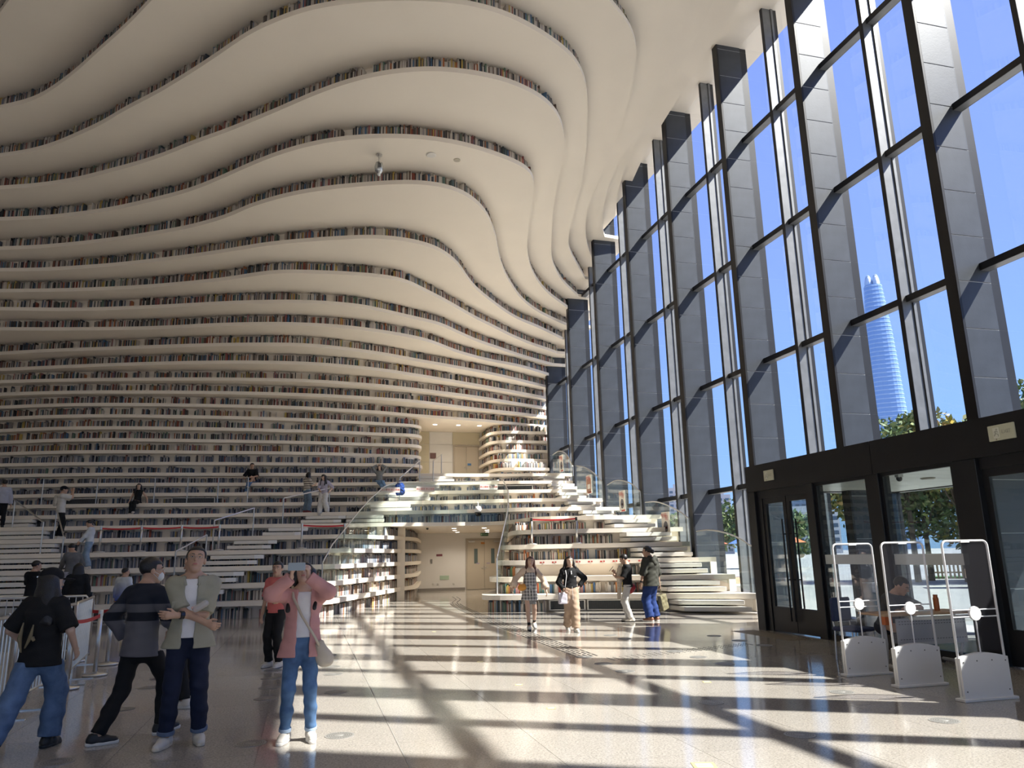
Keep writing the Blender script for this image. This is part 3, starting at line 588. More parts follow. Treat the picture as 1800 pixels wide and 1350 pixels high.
def exit_plate(yc, zc, w, h, label):
    e = empty('exit_sign', (PX - .05, yc, zc)); tag(e, label, 'sign')
    MB().bbox((-.03, -w / 2, -h / 2), (0, w / 2, h / 2), .006).build('plate', M_SIGN, e)
    MB().box((-.033, w * .05, -h * .34), (-.03, w * .30, h * .34)).build('pictogram_field', M_SIGNL, e)
    m = MB(); yq = w * .175; m.sphere((-.034, yq - .01, h * .2), (.003, h * .06, h * .06), 8, 6); m.tube([(-.034, yq, h * .12), (-.034, yq + .012, -h * .05), (-.034, yq + .035, -h * .2)], .006, 5); m.tube([(-.034, yq + .012, -h * .05), (-.034, yq - .03, -h * .12), (-.034, yq - .03, -h * .26)], .006, 5); m.tube([(-.034, yq + .03, h * .06), (-.034, yq, h * .1), (-.034, yq - .03, h * .02)], .005, 5)
    m.build('running_figure', M_SIGND, e)
    text_mesh('EXIT', h * .34, M_SIGND, e, (-.034, -w * .20, 0), (math.pi / 2, 0, -math.pi / 2))
    MB().sphere((-.034, w * .2, -h * .42), (.006, .008, .008), 8, 6).build('test_button', mat('brown_button', (.2, .14, .1), .4), e)
exit_plate(13.85, 3.17, .33, .22, 'pale emergency exit plate on the header above the left lobby doors')
exit_plate(8.23, 3.18, .42, .22, 'pale emergency exit plate on the header above the right lobby doors')

# ------------------------------------------------------------------ stair flights between the terraces
M_STEP = mat('step_stone', (.78, .755, .70), .45, var=.03, vscale=3); M_NOSE = mat('step_sticker', (.86, .87, .88), .4)
def Yat(k, x, i=0):
    """front edge of level k at x"""
    P = E[k][i if i < len(E[k]) else 0]
    if len(E[k]) == 2 and i == 1: P = P[np.argmin(P[:, 1] + 0 * P[:, 0]) * 0:]; P = P[(P[:, 1] < 26)]
    if len(E[k]) == 2 and i == 0: P = P[P[:, 0] < 3.3]
    return float(yfun(P, x))
def flight(spec, sticker=False):
    """spec: (level below, x0, x1, piece): two blocks fill the riser between a level and the next"""
    f = empty('stair_flight'); tag(f, kind='structure')
    for k, x0, x1, i in spec:
        for j in (1, 2):
            z = S * (k + j / 3); dx = (.18 if j == 2 else 0) * (1 if not sticker else 1)
            a, b = x0 + dx * (1 if sticker else 0), x1 + dx * (1 if sticker else 0)
            yf = Yat(k + 1, (a + b) / 2, i); y0 = yf - .66 + .33 * (j - 1)
            sl = (Yat(k + 1, b, i) - Yat(k + 1, a, i)) / (b - a)
            M = Matrix(((1, 0, 0, 0), (sl, 1, 0, -sl * (a + b) / 2), (0, 0, 1, 0), (0, 0, 0, 1)))
            MB().bbox((a, y0, z - .115), (b, yf + .25, z), .008, M).build('step', M_STEP, f)
            if sticker: MB().box((b - .28, y0 - .004, z - .112), (b + .003, y0 + .1, z + .002), M).build('sticker', M_NOSE, f)
    return f
flight([(0, -4.6, -3.0, 0), (1, -4.1, -2.5, 0), (2, -3.6, -2.0, 0), (3, -3.1, -1.5, 0), (4, -2.6, -1.2, 0), (5, -1.6, -.2, 0), (6, -.3, 1.2, 0)], True)
flight([(1, -9.9, -6.6, 0), (2, -9.9, -6.7, 0), (3, -10.4, -7.1, 0), (4, -10.9, -8.0, 0), (5, -11.6, -8.9, 0), (6, -12.4, -9.9, 0)])
flight([(6, 1.4, 2.8, 0), (7, 2.4, 4.0, 0), (8, 3.2, 4.9, 0), (9, 3.9, 5.5, 0), (10, 4.7, 6.3, 0)])
flight([(k, 10.05, 11.5, 1) for k in range(0, 5)] + [(5, 10.1, 11.5, 0), (6, 10.2, 11.5, 0), (7, 10.3, 11.5, 0), (8, 10.4, 11.5, 0), (9, 10.4, 11.5, 0), (10, 10.4, 11.5, 0)])

# vents under the lowest shelves
M_GRILLE = mat('grille_dark', (.035, .038, .042), .5); M_GFRAME = mat('grille_frame', (.55, .54, .51), .4)
def vent(a, b, z0, z1, label, grp):
    a, b = Vector(a), Vector(b); d = (b - a); L = d.length; ang = math.atan2(d.y, d.x)
    v = empty('vent_grille', (a.x, a.y, z0), ang); tag(v, label, 'vent', grp); h = z1 - z0
    m = MB(); m.box((0, -.03, 0), (L, .02, .03)); m.box((0, -.03, h - .03), (L, .02, h)); m.box((0, -.03, .03), (.04, .02, h - .03)); m.box((L - .04, -.03, .03), (L, .02, h - .03)); m.build('frame', M_GFRAME, v)
    MB().box((.04, .005, .03), (L - .04, .02, h - .03)).build('backing', M_GRILLE, v)
    s = MB(); n = int((L - .08) / .03)
    for q in range(n): s.box((.04 + q * .03, -.02, .03), (.048 + q * .03, .005, h - .03))
    s = s.build('slats', mat('grille_slat', (.10, .105, .11), .4), v); tag(s, kind='stuff')
names = ['beside the walking woman in plaid', 'left of the boy with the red bag', 'behind the boy with the red bag', 'behind the man in blue trousers']
for q, (x0, x1) in enumerate(((6.95, 7.95), (8.0, 9.0), (9.05, 9.95))):
    y = lambda x: float(yfun(E[1][1][E[1][1][:, 1] < 24], x)) + .16
    vent((x0, y(x0), 0), (x1, y(x1), 0), .03, .33, 'dark slatted vent grille under the lowest shelf ' + names[q], 'vent grilles right of the passage')
for q, (x0, x1) in enumerate(((-3.9, -3.0), (-5.2, -4.0), (-6.5, -5.3))):
    vent((x0, Yat(1, x0) + .16, 0), (x1, Yat(1, x1) + .16, 0), .03, .33, 'dark vent grille at floor level on the left, ' + ['right of the three', 'middle of the three', 'left of the three'][q], 'vent grilles on the left')
for q, (k, x0, x1) in enumerate(((8, -10.0, -8.3), (8, -5.5, -3.8), (8, .25, 1.6))):
    y = lambda x: float(max(yfun(E[8][0], x), yfun(E[9][0], x))) + .15
    vent((x0, y(x0), 0), (x1, y(x1), 0), S * k + .02, S * k + .30, 'long dark vent panel set in the bookshelf ' + ['behind the man taking a photo', 'left of the seated man in jeans', 'behind the two girls at the handrail'][q], 'vent panels in the upper shelf')
vent((7.9, float(yfun(E[10][0], 7.9)) + .1, 0), (9.7, float(yfun(E[10][0], 9.7)) + .1, 0), S * 9 + .03, S * 9 + .30, 'dark vent panel in the sunlit shelves below the upper landing', 'vent panels in the upper shelf')

# ------------------------------------------------------------------ handrails
def rail(posts, top, label, grp=None, r=.024):
    h = empty('handrail', posts[0][0]); tag(h, label, 'handrail', grp); o = Vector(posts[0][0])
    for a, b in posts: MB().tube([Vector(a) - o, Vector(b) - o], r * .9, 8).build('post', M_STEEL, h)
    MB().tube([Vector(p) - o for p in top], r, 8).build('rail', M_STEEL, h)
def rail8(xs, label):
    P = [(x, Yat(8, x) + .10) for x in xs]
    rail([((x, y, S * 8), (x, y, S * 8 + 1.02)) for x, y in P], [(x, y, S * 8 + 1.02) for x, y in P], label)
rail8((-10.2, -8.15, -6.0), 'long steel guard rail on the terrace behind the seated woman in black')
rail8((-4.76, -3.6, -2.45), 'steel guard rail on the terrace in front of the seated man in jeans')
def stair_rail(p, label, pull=.03):
    (x0, k0, y0), (x1, k1, y1) = p; a, b = (x0, y0, S * k0), (x1, y1, S * k1)
    rail([(a, (x0, y0, S * k0 + .95)), (b, (x1, y1, S * k1 + .95))], [(x0, y0, S * k0 + .95), (x1, y1, S * k1 + .95)], label)
stair_rail(((-.95, 6, Yat(6, -.95) + .1), (.75, 7, Yat(7, .75) + .1)), 'sloping steel handrail beside the girl in white trousers')
stair_rail(((-2.95, 4, Yat(4, -2.95) + .3), (-1.85, 5, Yat(5, -1.85) + .1)), 'sloping steel handrail left of the first red stair belt')
stair_rail(((-3.75, 2, Yat(2, -3.75) + .1), (-3.0, 3, Yat(3, -3.0) + .3)), 'short sloping handrail behind the man with folded arms')
stair_rail(((3.6, 8, Yat(8, 3.6) + .1), (4.7, 10, Yat(10, 4.7) + .1)), 'sloping steel handrail right of the woman in grey and jeans')
stair_rail(((5.3, 10, Yat(10, 5.3) + .1), (5.9, 11, Yat(11, 5.9) + .4)), 'short handrail in front of the upper landing doors')
stair_rail(((-7.0, 3, Yat(3, -7.0) + .2), (-8.2, 5, Yat(5, -8.2) + .1)), 'dark steel handrail the man in grey holds')
stair_rail(((-8.0, 4, Yat(4, -8.0) + .1), (-10.2, 6, Yat(6, -10.2) + .1)), 'steel handrail left of the man taking a photo')

# ------------------------------------------------------------------ glass balustrades
def fence(path, base, top_z, label, n_panels, rail_r=.022, first_post=True):
    """path: list of (x,y); base/top heights per point; glass panels with a steel rail on top"""
    g = empty('glass_balustrade', (*path[0], base[0])); tag(g, label, 'balustrade'); o = Vector((*path[0], base[0]))
    P = np.array([(*p, b, t) for p, b, t in zip(path, base, top_z)], float); d = np.r_[0, np.cumsum(np.hypot(*np.diff(P[:, :2], axis=0).T))]
    at = lambda s: np.array([np.interp(s, d, P[:, q]) for q in range(4)])
    ss = np.linspace(0, d[-1], n_panels + 1)
    for a, b in zip(ss[:-1], ss[1:]):
        sub = np.linspace(a + .012, b - .012, 7); m = MB(); vs = []
        for s in sub:
            x, y, z0, z1 = at(s); tx, ty = (at(min(s + .01, d[-1])) - at(max(s - .01, 0)))[:2]; L = math.hypot(tx, ty); nx, ny = -ty / L * .006, tx / L * .006
            vs += [(x - nx - o.x, y - ny - o.y, z0 - o.z), (x + nx - o.x, y + ny - o.y, z0 - o.z), (x + nx - o.x, y + ny - o.y, z1 - o.z), (x - nx - o.x, y - ny - o.y, z1 - o.z)]
        fs = []
        for q in range(6):
            for e in range(4): fs.append((q * 4 + e, q * 4 + (e + 1) % 4, q * 4 + 4 + (e + 1) % 4, q * 4 + 4 + e))
        fs += [(3, 2, 1, 0), (24, 25, 26, 27)]; m.add(vs, fs).build('glass_panel', M_BGLASS, g)
    sub = np.linspace(0, d[-1], 40); MB().tube([(at(s)[0] - o.x, at(s)[1] - o.y, at(s)[3] - o.z + .01) for s in sub], rail_r, 8).build('rail', M_STEEL, g, True)
    if first_post:
        for s in (0,): x, y, z0, z1 = at(s); MB().tube([(x - o.x, y - o.y, z0 - o.z), (x - o.x, y - o.y, z1 - o.z)], rail_r, 8).build('post', M_STEEL, g)
    return g
fence([(.44, 23.35), (.72, 24.1), (1.1, 25.0), (1.55, 26.2), (2.15, 27.6), (2.7, 28.7), (3.2, 29.25)], [S, S * 1.6, S * 2.3, S * 3.1, S * 4.2, S * 5.3, S * 6], [1.52, 2.05, 2.5, 3.08, 3.75, 4.25, 4.47], 'curved glass balustrade rising along the sunlit bookcase corner', 5)
fence([(3.25, 29.3), (4.7, 29.32), (6.3, 29.25), (7.25, 28.98)], [S * 6] * 4, [4.48, 4.5, 4.53, 4.55], 'straight glass balustrade along the shelf above the passage', 4, first_post=False)
fence([(5.56, 22.65), (5.85, 23.3), (6.13, 24.0), (6.5, 25.0), (6.85, 26.1), (7.2, 27.4), (7.4, 28.9)], [S, S * 2.2, S * 3.3, S * 4.4, S * 5.2, S * 5.8, S * 6], [1.56, 2.05, 2.48, 2.95, 3.42, 4.0, 4.55], 'curved glass balustrade rising at the corner right of the passage', 5)
M_POSTER = mat('poster_cream', (.78, .72, .64), .5); M_PRED = mat('poster_red', (.55, .08, .06), .5); M_PDARK = mat('poster_picture', (.12, .11, .13), .5); M_PBROWN = mat('poster_brown', (.42, .20, .12), .5)
arches = [(18.05, 21.12, [(21.08, 2.23), (20.55, 2.26), (19.58, 2.16), (18.8, 1.98), (18.1, 1.71)], (1.0, .52), None, 'nearest to the black entrance lobby'),
          (21.55, 24.67, [(24.67, 3.37), (23.78, 3.33), (23.03, 3.17), (22.13, 2.9), (21.55, 2.66)], (2.45, 1.5), (23.38, 22.80, 2.16, 2.95), 'second from the entrance lobby'),
          (25.03, 28.12, [(28.11, 4.30), (27.32, 4.40), (26.53, 4.32), (25.71, 4.11), (25.04, 3.78)], (3.4, 2.5), (26.9, 26.35, 3.17, 3.96), 'third from the entrance lobby'),
          (28.65, 31.66, [(31.66, 5.50), (30.46, 5.27), (29.42, 4.89), (28.66, 4.5)], (4.5, 3.75), (30.38, 29.78, 4.14, 4.92), 'fourth from the entrance lobby'),
          (32.1, 35.03, [(35.03, 6.42), (34.08, 6.49), (33.19, 6.3), (32.51, 5.92), (32.14, 5.5)], (5.5, 5.1), (33.9, 33.32, 5.45, 6.25), 'farthest up by the upper landing')]
for ya, yb, top, (b1, b0), po, nm in arches:
    top = sorted(top); yy = [p[0] for p in top]; zz = [p[1] for p in top]; pts = np.linspace(ya, yb, 15)
    sp = spline(top, .1, 3); zt = np.interp(pts, sp[:, 0], sp[:, 1])
    fence([(11.5, y) for y in pts], np.interp(pts, [ya, yb], [b0, b1]), zt, 'arched glass stair balustrade at the facade, ' + nm, 3, first_post=True)
    if po:
        y1, y0, z0, z1 = po; p = empty('poster', (11.47, (y0 + y1) / 2, z0)); tag(p, 'narrow cream and red poster on the arched glass ' + nm, 'poster'); w = (y1 - y0) / 2; h = z1 - z0
        MB().box((-.012, -w, 0), (0, w, h)).build('board', M_POSTER, p)
        pic = MB(); 
        if nm.startswith('fourth'): MB().box((-.014, -w * .9, h * .05), (-.0122, w * .9, h * .80)).build('picture', M_PBROWN, p); MB().box((-.016, -w * .6, h * .25), (-.0142, w * .5, h * .5)).build('picture', M_POSTER, p)
        else: MB().lathe([(0, 0), (w * .55, 0), (w * .55, .002), (0, .002)], 14, M=Matrix.Translation((-.0125, 0, h * .38)) @ Matrix.Rotation(-math.pi / 2, 4, 'Y') @ Matrix.Diagonal((1.2, 1, 1, 1))).build('picture', M_PDARK, p); MB().box((-.0145, -w * .35, h * .30), (-.0143, w * .1, h * .40)).build('picture', M_PRED, p)
        MB().box((-.014, -w * .95, .01), (-.0122, w * .3, h * .09)).build('red_band', M_PRED, p)
        for q in range(3): text_mesh(['惠民阅读', '好书推荐', '全民'][q], w * .36, M_PRED, p, (-.0135, w * (.35 - .3 * q), h * (.88 - .09 * q)), (math.pi / 2, 0, -math.pi / 2))
# notice boards hung on the balustrade above the passage
for q, (x, y, z) in enumerate(((2.95, 28.85, 4.15), (4.35, 29.27, 4.22), (6.85, 29.1, 4.3))):
    n = empty('notice_board', (x, y, z)); tag(n, 'white notice with red lettering on the glass, ' + ['leftmost of three', 'middle of three', 'rightmost of three'][q], 'notice')
    MB().box((-.36, -.012, -.10), (.36, 0, .10)).build('board', mat('notice_white', (.74, .66, .62), .5), n); text_mesh('禁止攀爬 禁止倚靠', .085, mat('notice_red', (.55, .12, .10), .5), n, (0, -.0135, 0), (math.pi / 2, 0, 0))
# red shelf labels on the third shelf edge
lab = [(6.75 + .36 * q) for q in range(10)]
for q, x in enumerate(lab):
    y = float(yfun(E[3][1][E[3][1][:, 1] < 24], x)); o = MB().box((-.075, -.004, -.035), (-.01, 0, .01)).box((.02, -.004, -.03), (.07, 0, .012)).build('shelf_label', M_PRED, loc=(x, y - .003, S * 3 - .06), rot=(0, 0, -.38))
    tag(o, 'small red label mark on the white shelf edge above the walking women', 'label', 'red shelf labels')

# ------------------------------------------------------------------ retractable belt posts, crowd barriers
M_BELT = mat('red_belt', (.50, .02, .025), .55); M_CAPB = mat('post_black', (.03, .03, .03), .4)
def stanchion(x, y, z, label, grp, h=.93, big=True):
    s = empty('belt_post', (x, y, z)); tag(s, label, 'post', grp)
    MB().lathe([(0, 0), (.16, 0), (.17, .015), (.165, .03), (.05, .045), (.03, .06)], 24).build('base', M_STEEL, s, True); MB().tube([(0, 0, .05), (0, 0, h)], .031, 14).build('tube', M_STEEL, s, True)
    MB().lathe([(0, h - .10), (.036, h - .10), (.036, h), (.03, h + .01), (0, h + .01)], 14).build('head', M_CAPB if not big else M_STEEL, s)
def belt(a, b, label, grp):
    a, b = Vector(a), Vector(b); o = empty('belt', a); m = MB(); n = 12; d = b - a; vs = []
    for q in range(n + 1):
        p = d * (q / n); p.z -= .03 * 4 * (q / n) * (1 - q / n); s = Vector((-d.y, d.x, 0)).normalized() * .003
        vs += [p - s - Vector((0, 0, .025)), p + s - Vector((0, 0, .025)), p + s + Vector((0, 0, .025)), p - s + Vector((0, 0, .025))]
    fs = [(q * 4 + e, q * 4 + (e + 1) % 4, q * 4 + 4 + (e + 1) % 4, q * 4 + 4 + e) for q in range(n) for e in range(4)] + [(3, 2, 1, 0), (n * 4, n * 4 + 1, n * 4 + 2, n * 4 + 3)]
    COL.objects.unlink(o); bpy.data.objects.remove(o); o = m.add(vs, fs).build('belt', M_BELT, loc=a); tag(o, label, 'belt', grp)
fl = [(-3.04, 11.78), (-2.98, 13.0), (-3.10, 14.25), (-3.75, 14.95)]
for q, (x, y) in enumerate(fl): stanchion(x, y, 0, 'chrome belt post on the floor, ' + ['nearest, beside the girl in the black cap', 'second, at the end of the red belt', 'third, behind the second', 'farthest, inside the barrier'][q], 'chrome posts by the barrier')
belt((-3.04, 11.81, .86), (-2.98, 12.97, .86), 'near red belt sloping between the two nearest chrome posts', 'red belts by the barrier')
belt((-3.72, 14.93, .86), (-3.12, 14.27, .86), 'far red belt behind the barrier bars', 'red belts by the barrier')
for q, x in enumerate((-6.3, -5.1, -3.9, -2.75)):
    stanchion(x, Yat(4, x) + .12, S * 4, 'steel belt post on the left stairs, ' + ['first', 'second', 'third', 'fourth'][q] + ' from the left', 'belt posts on the left stairs', .80)
for q, (a, b) in enumerate(((-6.3, -5.1), (-5.1, -3.9), (-3.9, -2.75))):
    belt((a, Yat(4, a) + .12, S * 4 + .74), (b, Yat(4, b) + .12, S * 4 + .74), 'red belt across the left stairs, ' + ['left span', 'middle span', 'right span'][q], 'red belts on the left stairs')
stanchion(-.2, Yat(4, -.2) + .12, S * 4, 'steel belt post at the left end of the belt behind the pink jacket', 'belt posts on the left stairs', .80); stanchion(1.15, Yat(4, 1.15) + .25, S * 4, 'steel belt post by the curved glass balustrade', 'belt posts on the left stairs', .80)
belt((-.2, Yat(4, -.2) + .12, S * 4 + .74), (1.15, Yat(4, 1.15) + .25, S * 4 + .74), 'red belt above the bookshelves right of the folded-arm man', 'red belts on the left stairs')
for q, x in enumerate((7.0, 8.4)): stanchion(x, Yat(4, x, 1) + .12, S * 4, 'dark belt post on the right stairs, ' + ('left one' if q == 0 else 'right one'), 'belt posts on the right stairs', .84, False)
belt((7.0, Yat(4, 7.0, 1) + .12, S * 4 + .80), (8.4, Yat(4, 8.4, 1) + .12, S * 4 + .80), 'red belt across the right stairs above the walking women', 'red belts on the right stairs')
def barrier(a, b, label):
    a, b = Vector((*a, 0)), Vector((*b, 0)); d = b - a; L = d.length
    g = empty('crowd_barrier', a, math.atan2(d.y, d.x)); tag(g, label, 'barrier', 'steel crowd barriers')
    MB().tube([(0, 0, .12), (0, 0, 1.0), (.06, 0, 1.07), (L - .06, 0, 1.07), (L, 0, 1.0), (L, 0, .12)], .021, 10).build('frame', M_STEEL, g, True); MB().tube([(0, 0, .16), (L, 0, .16)], .014, 8).build('lower_rail', M_STEEL, g)
    bar = MB().tube([(0, 0, .16), (0, 0, 1.06)], .0075, 6).mesh('bar', M_STEEL)
    for q in range(1, int(L / .11)): link('bar', bar, g, (q * .11, 0, 0))
    for x in (.25, L - .25): MB().box((x - .025, -.28, 0), (x + .025, .28, .012)).tube([(x, 0, .01), (x, 0, .16)], .016, 8).build('foot', M_STEEL, g)
barrier((-3.12, 7.75), (-3.14, 9.95), 'steel crowd barrier at the left edge with a white ribbon on its rail')
barrier((-3.14, 10.05), (-3.16, 12.35), 'steel crowd barrier behind the girl in the black cap')
barrier((-3.18, 12.45), (-3.5, 14.7), 'steel crowd barrier reaching away beside the chrome posts')
barrier((-3.7, 15.25), (-5.9, 15.4), 'steel crowd barrier across the left in front of the man with the child'); barrier((-6.0, 15.4), (-8.1, 15.5), 'steel crowd barrier at the far left edge behind')
rb_ = MB(); rb_.tube([(0, 0, .03), (.035, .0, 0), (0, 0, -.03), (-.035, 0, 0), (0, 0, .03)], .008, 6); rb_.tube([(0, 0, -.03), (.01, 0, -.1), (-.01, .0, -.16)], .007, 6)
tag(rb_.build('ribbon', mat('ribbon_white', (.7, .7, .72), .6), loc=(-3.14, 9.72, 1.075)), 'white ribbon knotted on the barrier rail at the left edge', 'ribbon')

# ------------------------------------------------------------------ floor fittings
M_DIFF = mat('diffuser_steel', (.36, .35, .33), .4, metal=.35); M_DIFFD = mat('diffuser_slot', (.09, .09, .085), .5)
ring = MB(); prof = [(.14, .0), (.14, .004), (.135, .006), (.135, .002)]; ring.lathe([(.001, .001), (.138, .001), (.138, .004), (.001, .004)], 32); rim_me = ring.mesh('rim', M_DIFF)
sl = MB()
for r in (.05, .07, .09, .11):
    for a in np.linspace(0, 2 * math.pi, 28, endpoint=False):
        ca, sa = math.cos(a), math.sin(a); cb, sb_ = math.cos(a + .13), math.sin(a + .13); r2 = r + .009
        sl.add([(r * ca, r * sa, .0046), (r2 * ca, r2 * sa, .0046), (r2 * cb, r2 * sb_, .0046), (r * cb, r * sb_, .0046)], [(0, 1, 2, 3)])
slot_me = sl.mesh('slots', M_DIFFD); hub_me = MB().lathe([(.001, .004), (.035, .004), (.03, .007), (.001, .008)], 20).mesh('hub', M_DIFF)
def diffuser(x, y, label):
    d = empty('floor_diffuser', (x, y, .0), random.uniform(0, 6)); tag(d, label, 'vent', 'round floor air diffusers')
    link('rim', rim_me, d); tag(link('slots', slot_me, d), kind='stuff'); link('hub', hub_me, d)
near = {(-.43, 7.74): 'in the shadow at the left foot of the woman in pink', (.36, 7.78): 'right of the woman in pink', (-1.97, 7.61): 'at the bottom left by the girl in jeans', (4.35, 6.37): 'nearest in front of the security gates', (5.97, 6.4): 'right in front of the farthest right gate', (4.37, 7.98): 'in the sunlight left of the gates', (6.08, 8.0): 'beside the base of the left gate'}
dpos = list(near) + [(-.42, 10.08), (.41, 10.22), (-.41, 10.88), (-.43, 11.71), (.43, 11.77), (.43, 12.55), (.43, 13.34), (-.43, 12.5), (-1.97, 9.96), (-1.97, 11.5), (-1.97, 12.3), (-.43, 13.3), (.43, 14.1), (4.4, 10.43), (4.4, 11.25), (4.4, 12.1), (6.05, 10.54), (6.05, 11.35), (6.05, 12.15), (6.05, 14.28), (6.05, 15.0), (7.85, 12.28), (7.85, 13.1), (7.85, 14.02)]
for x, y in dpos:
    col_ = 'left of' if x < 1 else 'right of'; nm = near.get((x, y))
    diffuser(x, y, 'round steel floor diffuser ' + (nm if nm else ('in the row %s the long floor joint, toward the bookshelves' % col_ if x > -1 and x < 1 else ('between the folded-arm man and the chrome posts' if x < -1 else ('in the sunlit row before the walking women' if x < 5 else ('in the row leading to the black lobby' if x < 7 else 'close to the black lobby doors'))))))
tag(MB().box((.845, 3, .0002), (.856, 23, .003)).build('trim_1', mat('joint_metal', (.30, .29, .27), .4)), kind='structure')
# tactile guide strips and studs
M_TACT = mat('tactile_dark', (.06, .055, .05), .4)
tg = empty('tactile_strip'); tag(tg, 'dark ribbed guide strip curving over the floor from the passage', 'guide strip')
gp = spline([(6.0, 32.0), (5.75, 29.8), (5.3, 28.2), (5.0, 26), (4.75, 22), (4.6, 18), (4.52, 14.6), (4.48, 12.1)], .3, 2)
for q in range(5):
    off = (q - 2) * .085; P = offset(gp, -off); L = MB()
    for s in range(0, len(P) - 1):
        a, b = P[s], P[s + 1]; a2 = a + (b - a) * .05; b2 = a + (b - a) * (.80 if s > 18 else .98); t = (b - a) / np.hypot(*(b - a)); nrm = np.array((-t[1], t[0])) * .012
        if s < 16 and q not in (1, 3): continue
        L.add([(*(a2 - nrm), .0003), (*(b2 - nrm), .0003), (*(b2 + nrm), .0003), (*(a2 + nrm), .0003), (*(a2 - nrm), .005), (*(b2 - nrm), .005), (*(b2 + nrm), .005), (*(a2 + nrm), .005)], [(4, 5, 6, 7), (0, 1, 5, 4), (1, 2, 6, 5), (2, 3, 7, 6), (3, 0, 4, 7)])
    tag(L.build('rib', M_TACT, tg), kind='stuff')
st = empty('tactile_studs'); tag(st, 'patch of small round warning studs on the floor before the lobby doors', 'guide strip'); m = MB()
for i in range(9):
    for j in range(34): m.lathe([(.016, 0), (.016, .003), (.010, .006)], 6, (8.65 + i * .06, 12.7 + j * .06, 0))
tag(m.build('studs', mat('stud_brass', (.22, .17, .12), .35, metal=.6), st), kind='stuff')
tag(MB().box((5.2, 9.5, .0004), (5.202, 9.502, .0006)).build('trim_2', M_TACT), kind='structure')
m = MB()
for i in range(5):
    for j in range(26): m.lathe([(.014, 0), (.014, .003), (.008, .005)], 6, (5.0 + j * .12 - .3, 11.55 + i * .07 + j * .035, 0))
so = m.build('studs', M_TACT, st); tag(so, kind='stuff')
M_YEL = mat('floor_marker', (.55, .50, .22), .5)
for q, (px, py, s) in enumerate(((3.05, 5.75, .09), (2.62, 8.3, .05), (2.7, 9.9, .045), (2.7, 12.2, .045), (2.75, 14.6, .04), (2.8, 17.4, .04), (5.0, 9.2, .05), (4.9, 11.5, .05))):
    o = empty('floor_marker', (px, py, .0), -.3); tag(o, 'small yellow and white square marker on the floor, ' + ['nearest, at the bottom edge', 'second nearest along the middle', 'third along the middle', 'fourth along the middle', 'fifth along the middle', 'farthest along the middle', 'left of the security gates', 'beside the guide studs'][q], 'floor marker', 'floor markers')
    MB().box((-s, -s, .0004), (s, s, .003)).build('plate', M_YEL, o); MB().box((-s * .7, -s * .6, .003), (s * .7, s * .6, .0036)).build('print', mat('marker_print', (.62, .60, .50), .5), o); MB().box((-s * .5, -s * .1, .0036), (s * .3, s * .1, .004)).build('print', M_YEL, o)

# ------------------------------------------------------------------ security gates
M_GW = mat('gate_white', (.80, .80, .80), .35); M_GTUBE = mat('gate_tube', (.78, .78, .80), .3); M_SCREW = mat('gate_screw', (.15, .15, .15), .4)
def gate(y, label):
    W = .62; g = empty('security_gate', (7.20, y, 0), -.015); tag(g, label, 'security gate', 'book security gates'); w = W / 2; r = .06
    path = [(-w, 0, .05), (-w, 0, 1.69 - r)] + [(-w + r - r * math.cos(a), 0, 1.69 - r + r * math.sin(a)) for a in np.linspace(.2, math.pi / 2, 5)] + [(w - r + r * math.sin(a), 0, 1.69 - r + r * math.cos(a)) for a in np.linspace(0, math.pi / 2 - .2, 5)] + [(w, 0, 1.69 - r), (w, 0, .05)]
    MB().tube(path, .013, 8).build('frame', M_GTUBE, g, True)
    MB().box((-w + .01, -.005, .5), (w - .01, .005, 1.675)).build('clear_panel', M_ACRYL, g)
    MB().box((-.06, -.016, 1.672), (.06, .016, 1.70)).build('top_clip', M_GW, g)
    for z in (.865, .94):
        for s in (-1, 1): MB().tube([(s * .05, 0, z), (s * w, 0, z)], .008, 6).build('cross_tube', M_GTUBE, g)
    MB().tube([(0, 0, .46), (0, 0, .86)], .008, 6).build('stem_tube', M_GTUBE, g)
    MB().lathe([(0, -.014), (.075, -.014), (.078, 0), (.075, .014), (0, .014)], 28, M=Matrix.Translation((0, 0, .90)) @ Matrix.Rotation(math.pi / 2, 4, 'X')).build('disc', M_GW, g, False)
    pts = [(-w - .01, .03)] + [(w + .01, .03)] + [(w + .01 - (2 * w + .02) * t, .44 + .05 * math.sin(math.pi * t)) for t in np.linspace(0, 1, 13)]
    c = MB(); vs = [(x, -.035, z) for x, z in pts] + [(x, .035, z) for x, z in pts]; n = len(pts)
    c.add(vs, [tuple(range(n)), tuple(range(2 * n - 1, n - 1, -1))] + [(i, n + i, n + (i + 1) % n, (i + 1) % n) for i in range(n)]); cov = c.build('cover', M_GW, g)
    for x, z in ((-w + .03, .10), (w - .03, .10), (-w + .03, .40), (w - .03, .40), (-.10, .41), (.10, .41)): MB().lathe([(0, -.003), (.008, -.003), (.008, .0), (0, 0)], 8, M=Matrix.Translation((x, -.0355, z)) @ Matrix.Rotation(-math.pi / 2, 4, 'X')).build('screw', M_SCREW, cov)
    MB().bbox((-w - .05, -.07, 0), (w + .05, .07, .03), .006).build('base', M_GW, g)
gate(8.93, 'white book security gate farthest from the camera, left of the three'); gate(8.02, 'white book security gate in the middle of the three'); gate(7.07, 'white book security gate nearest the camera, right of the three')

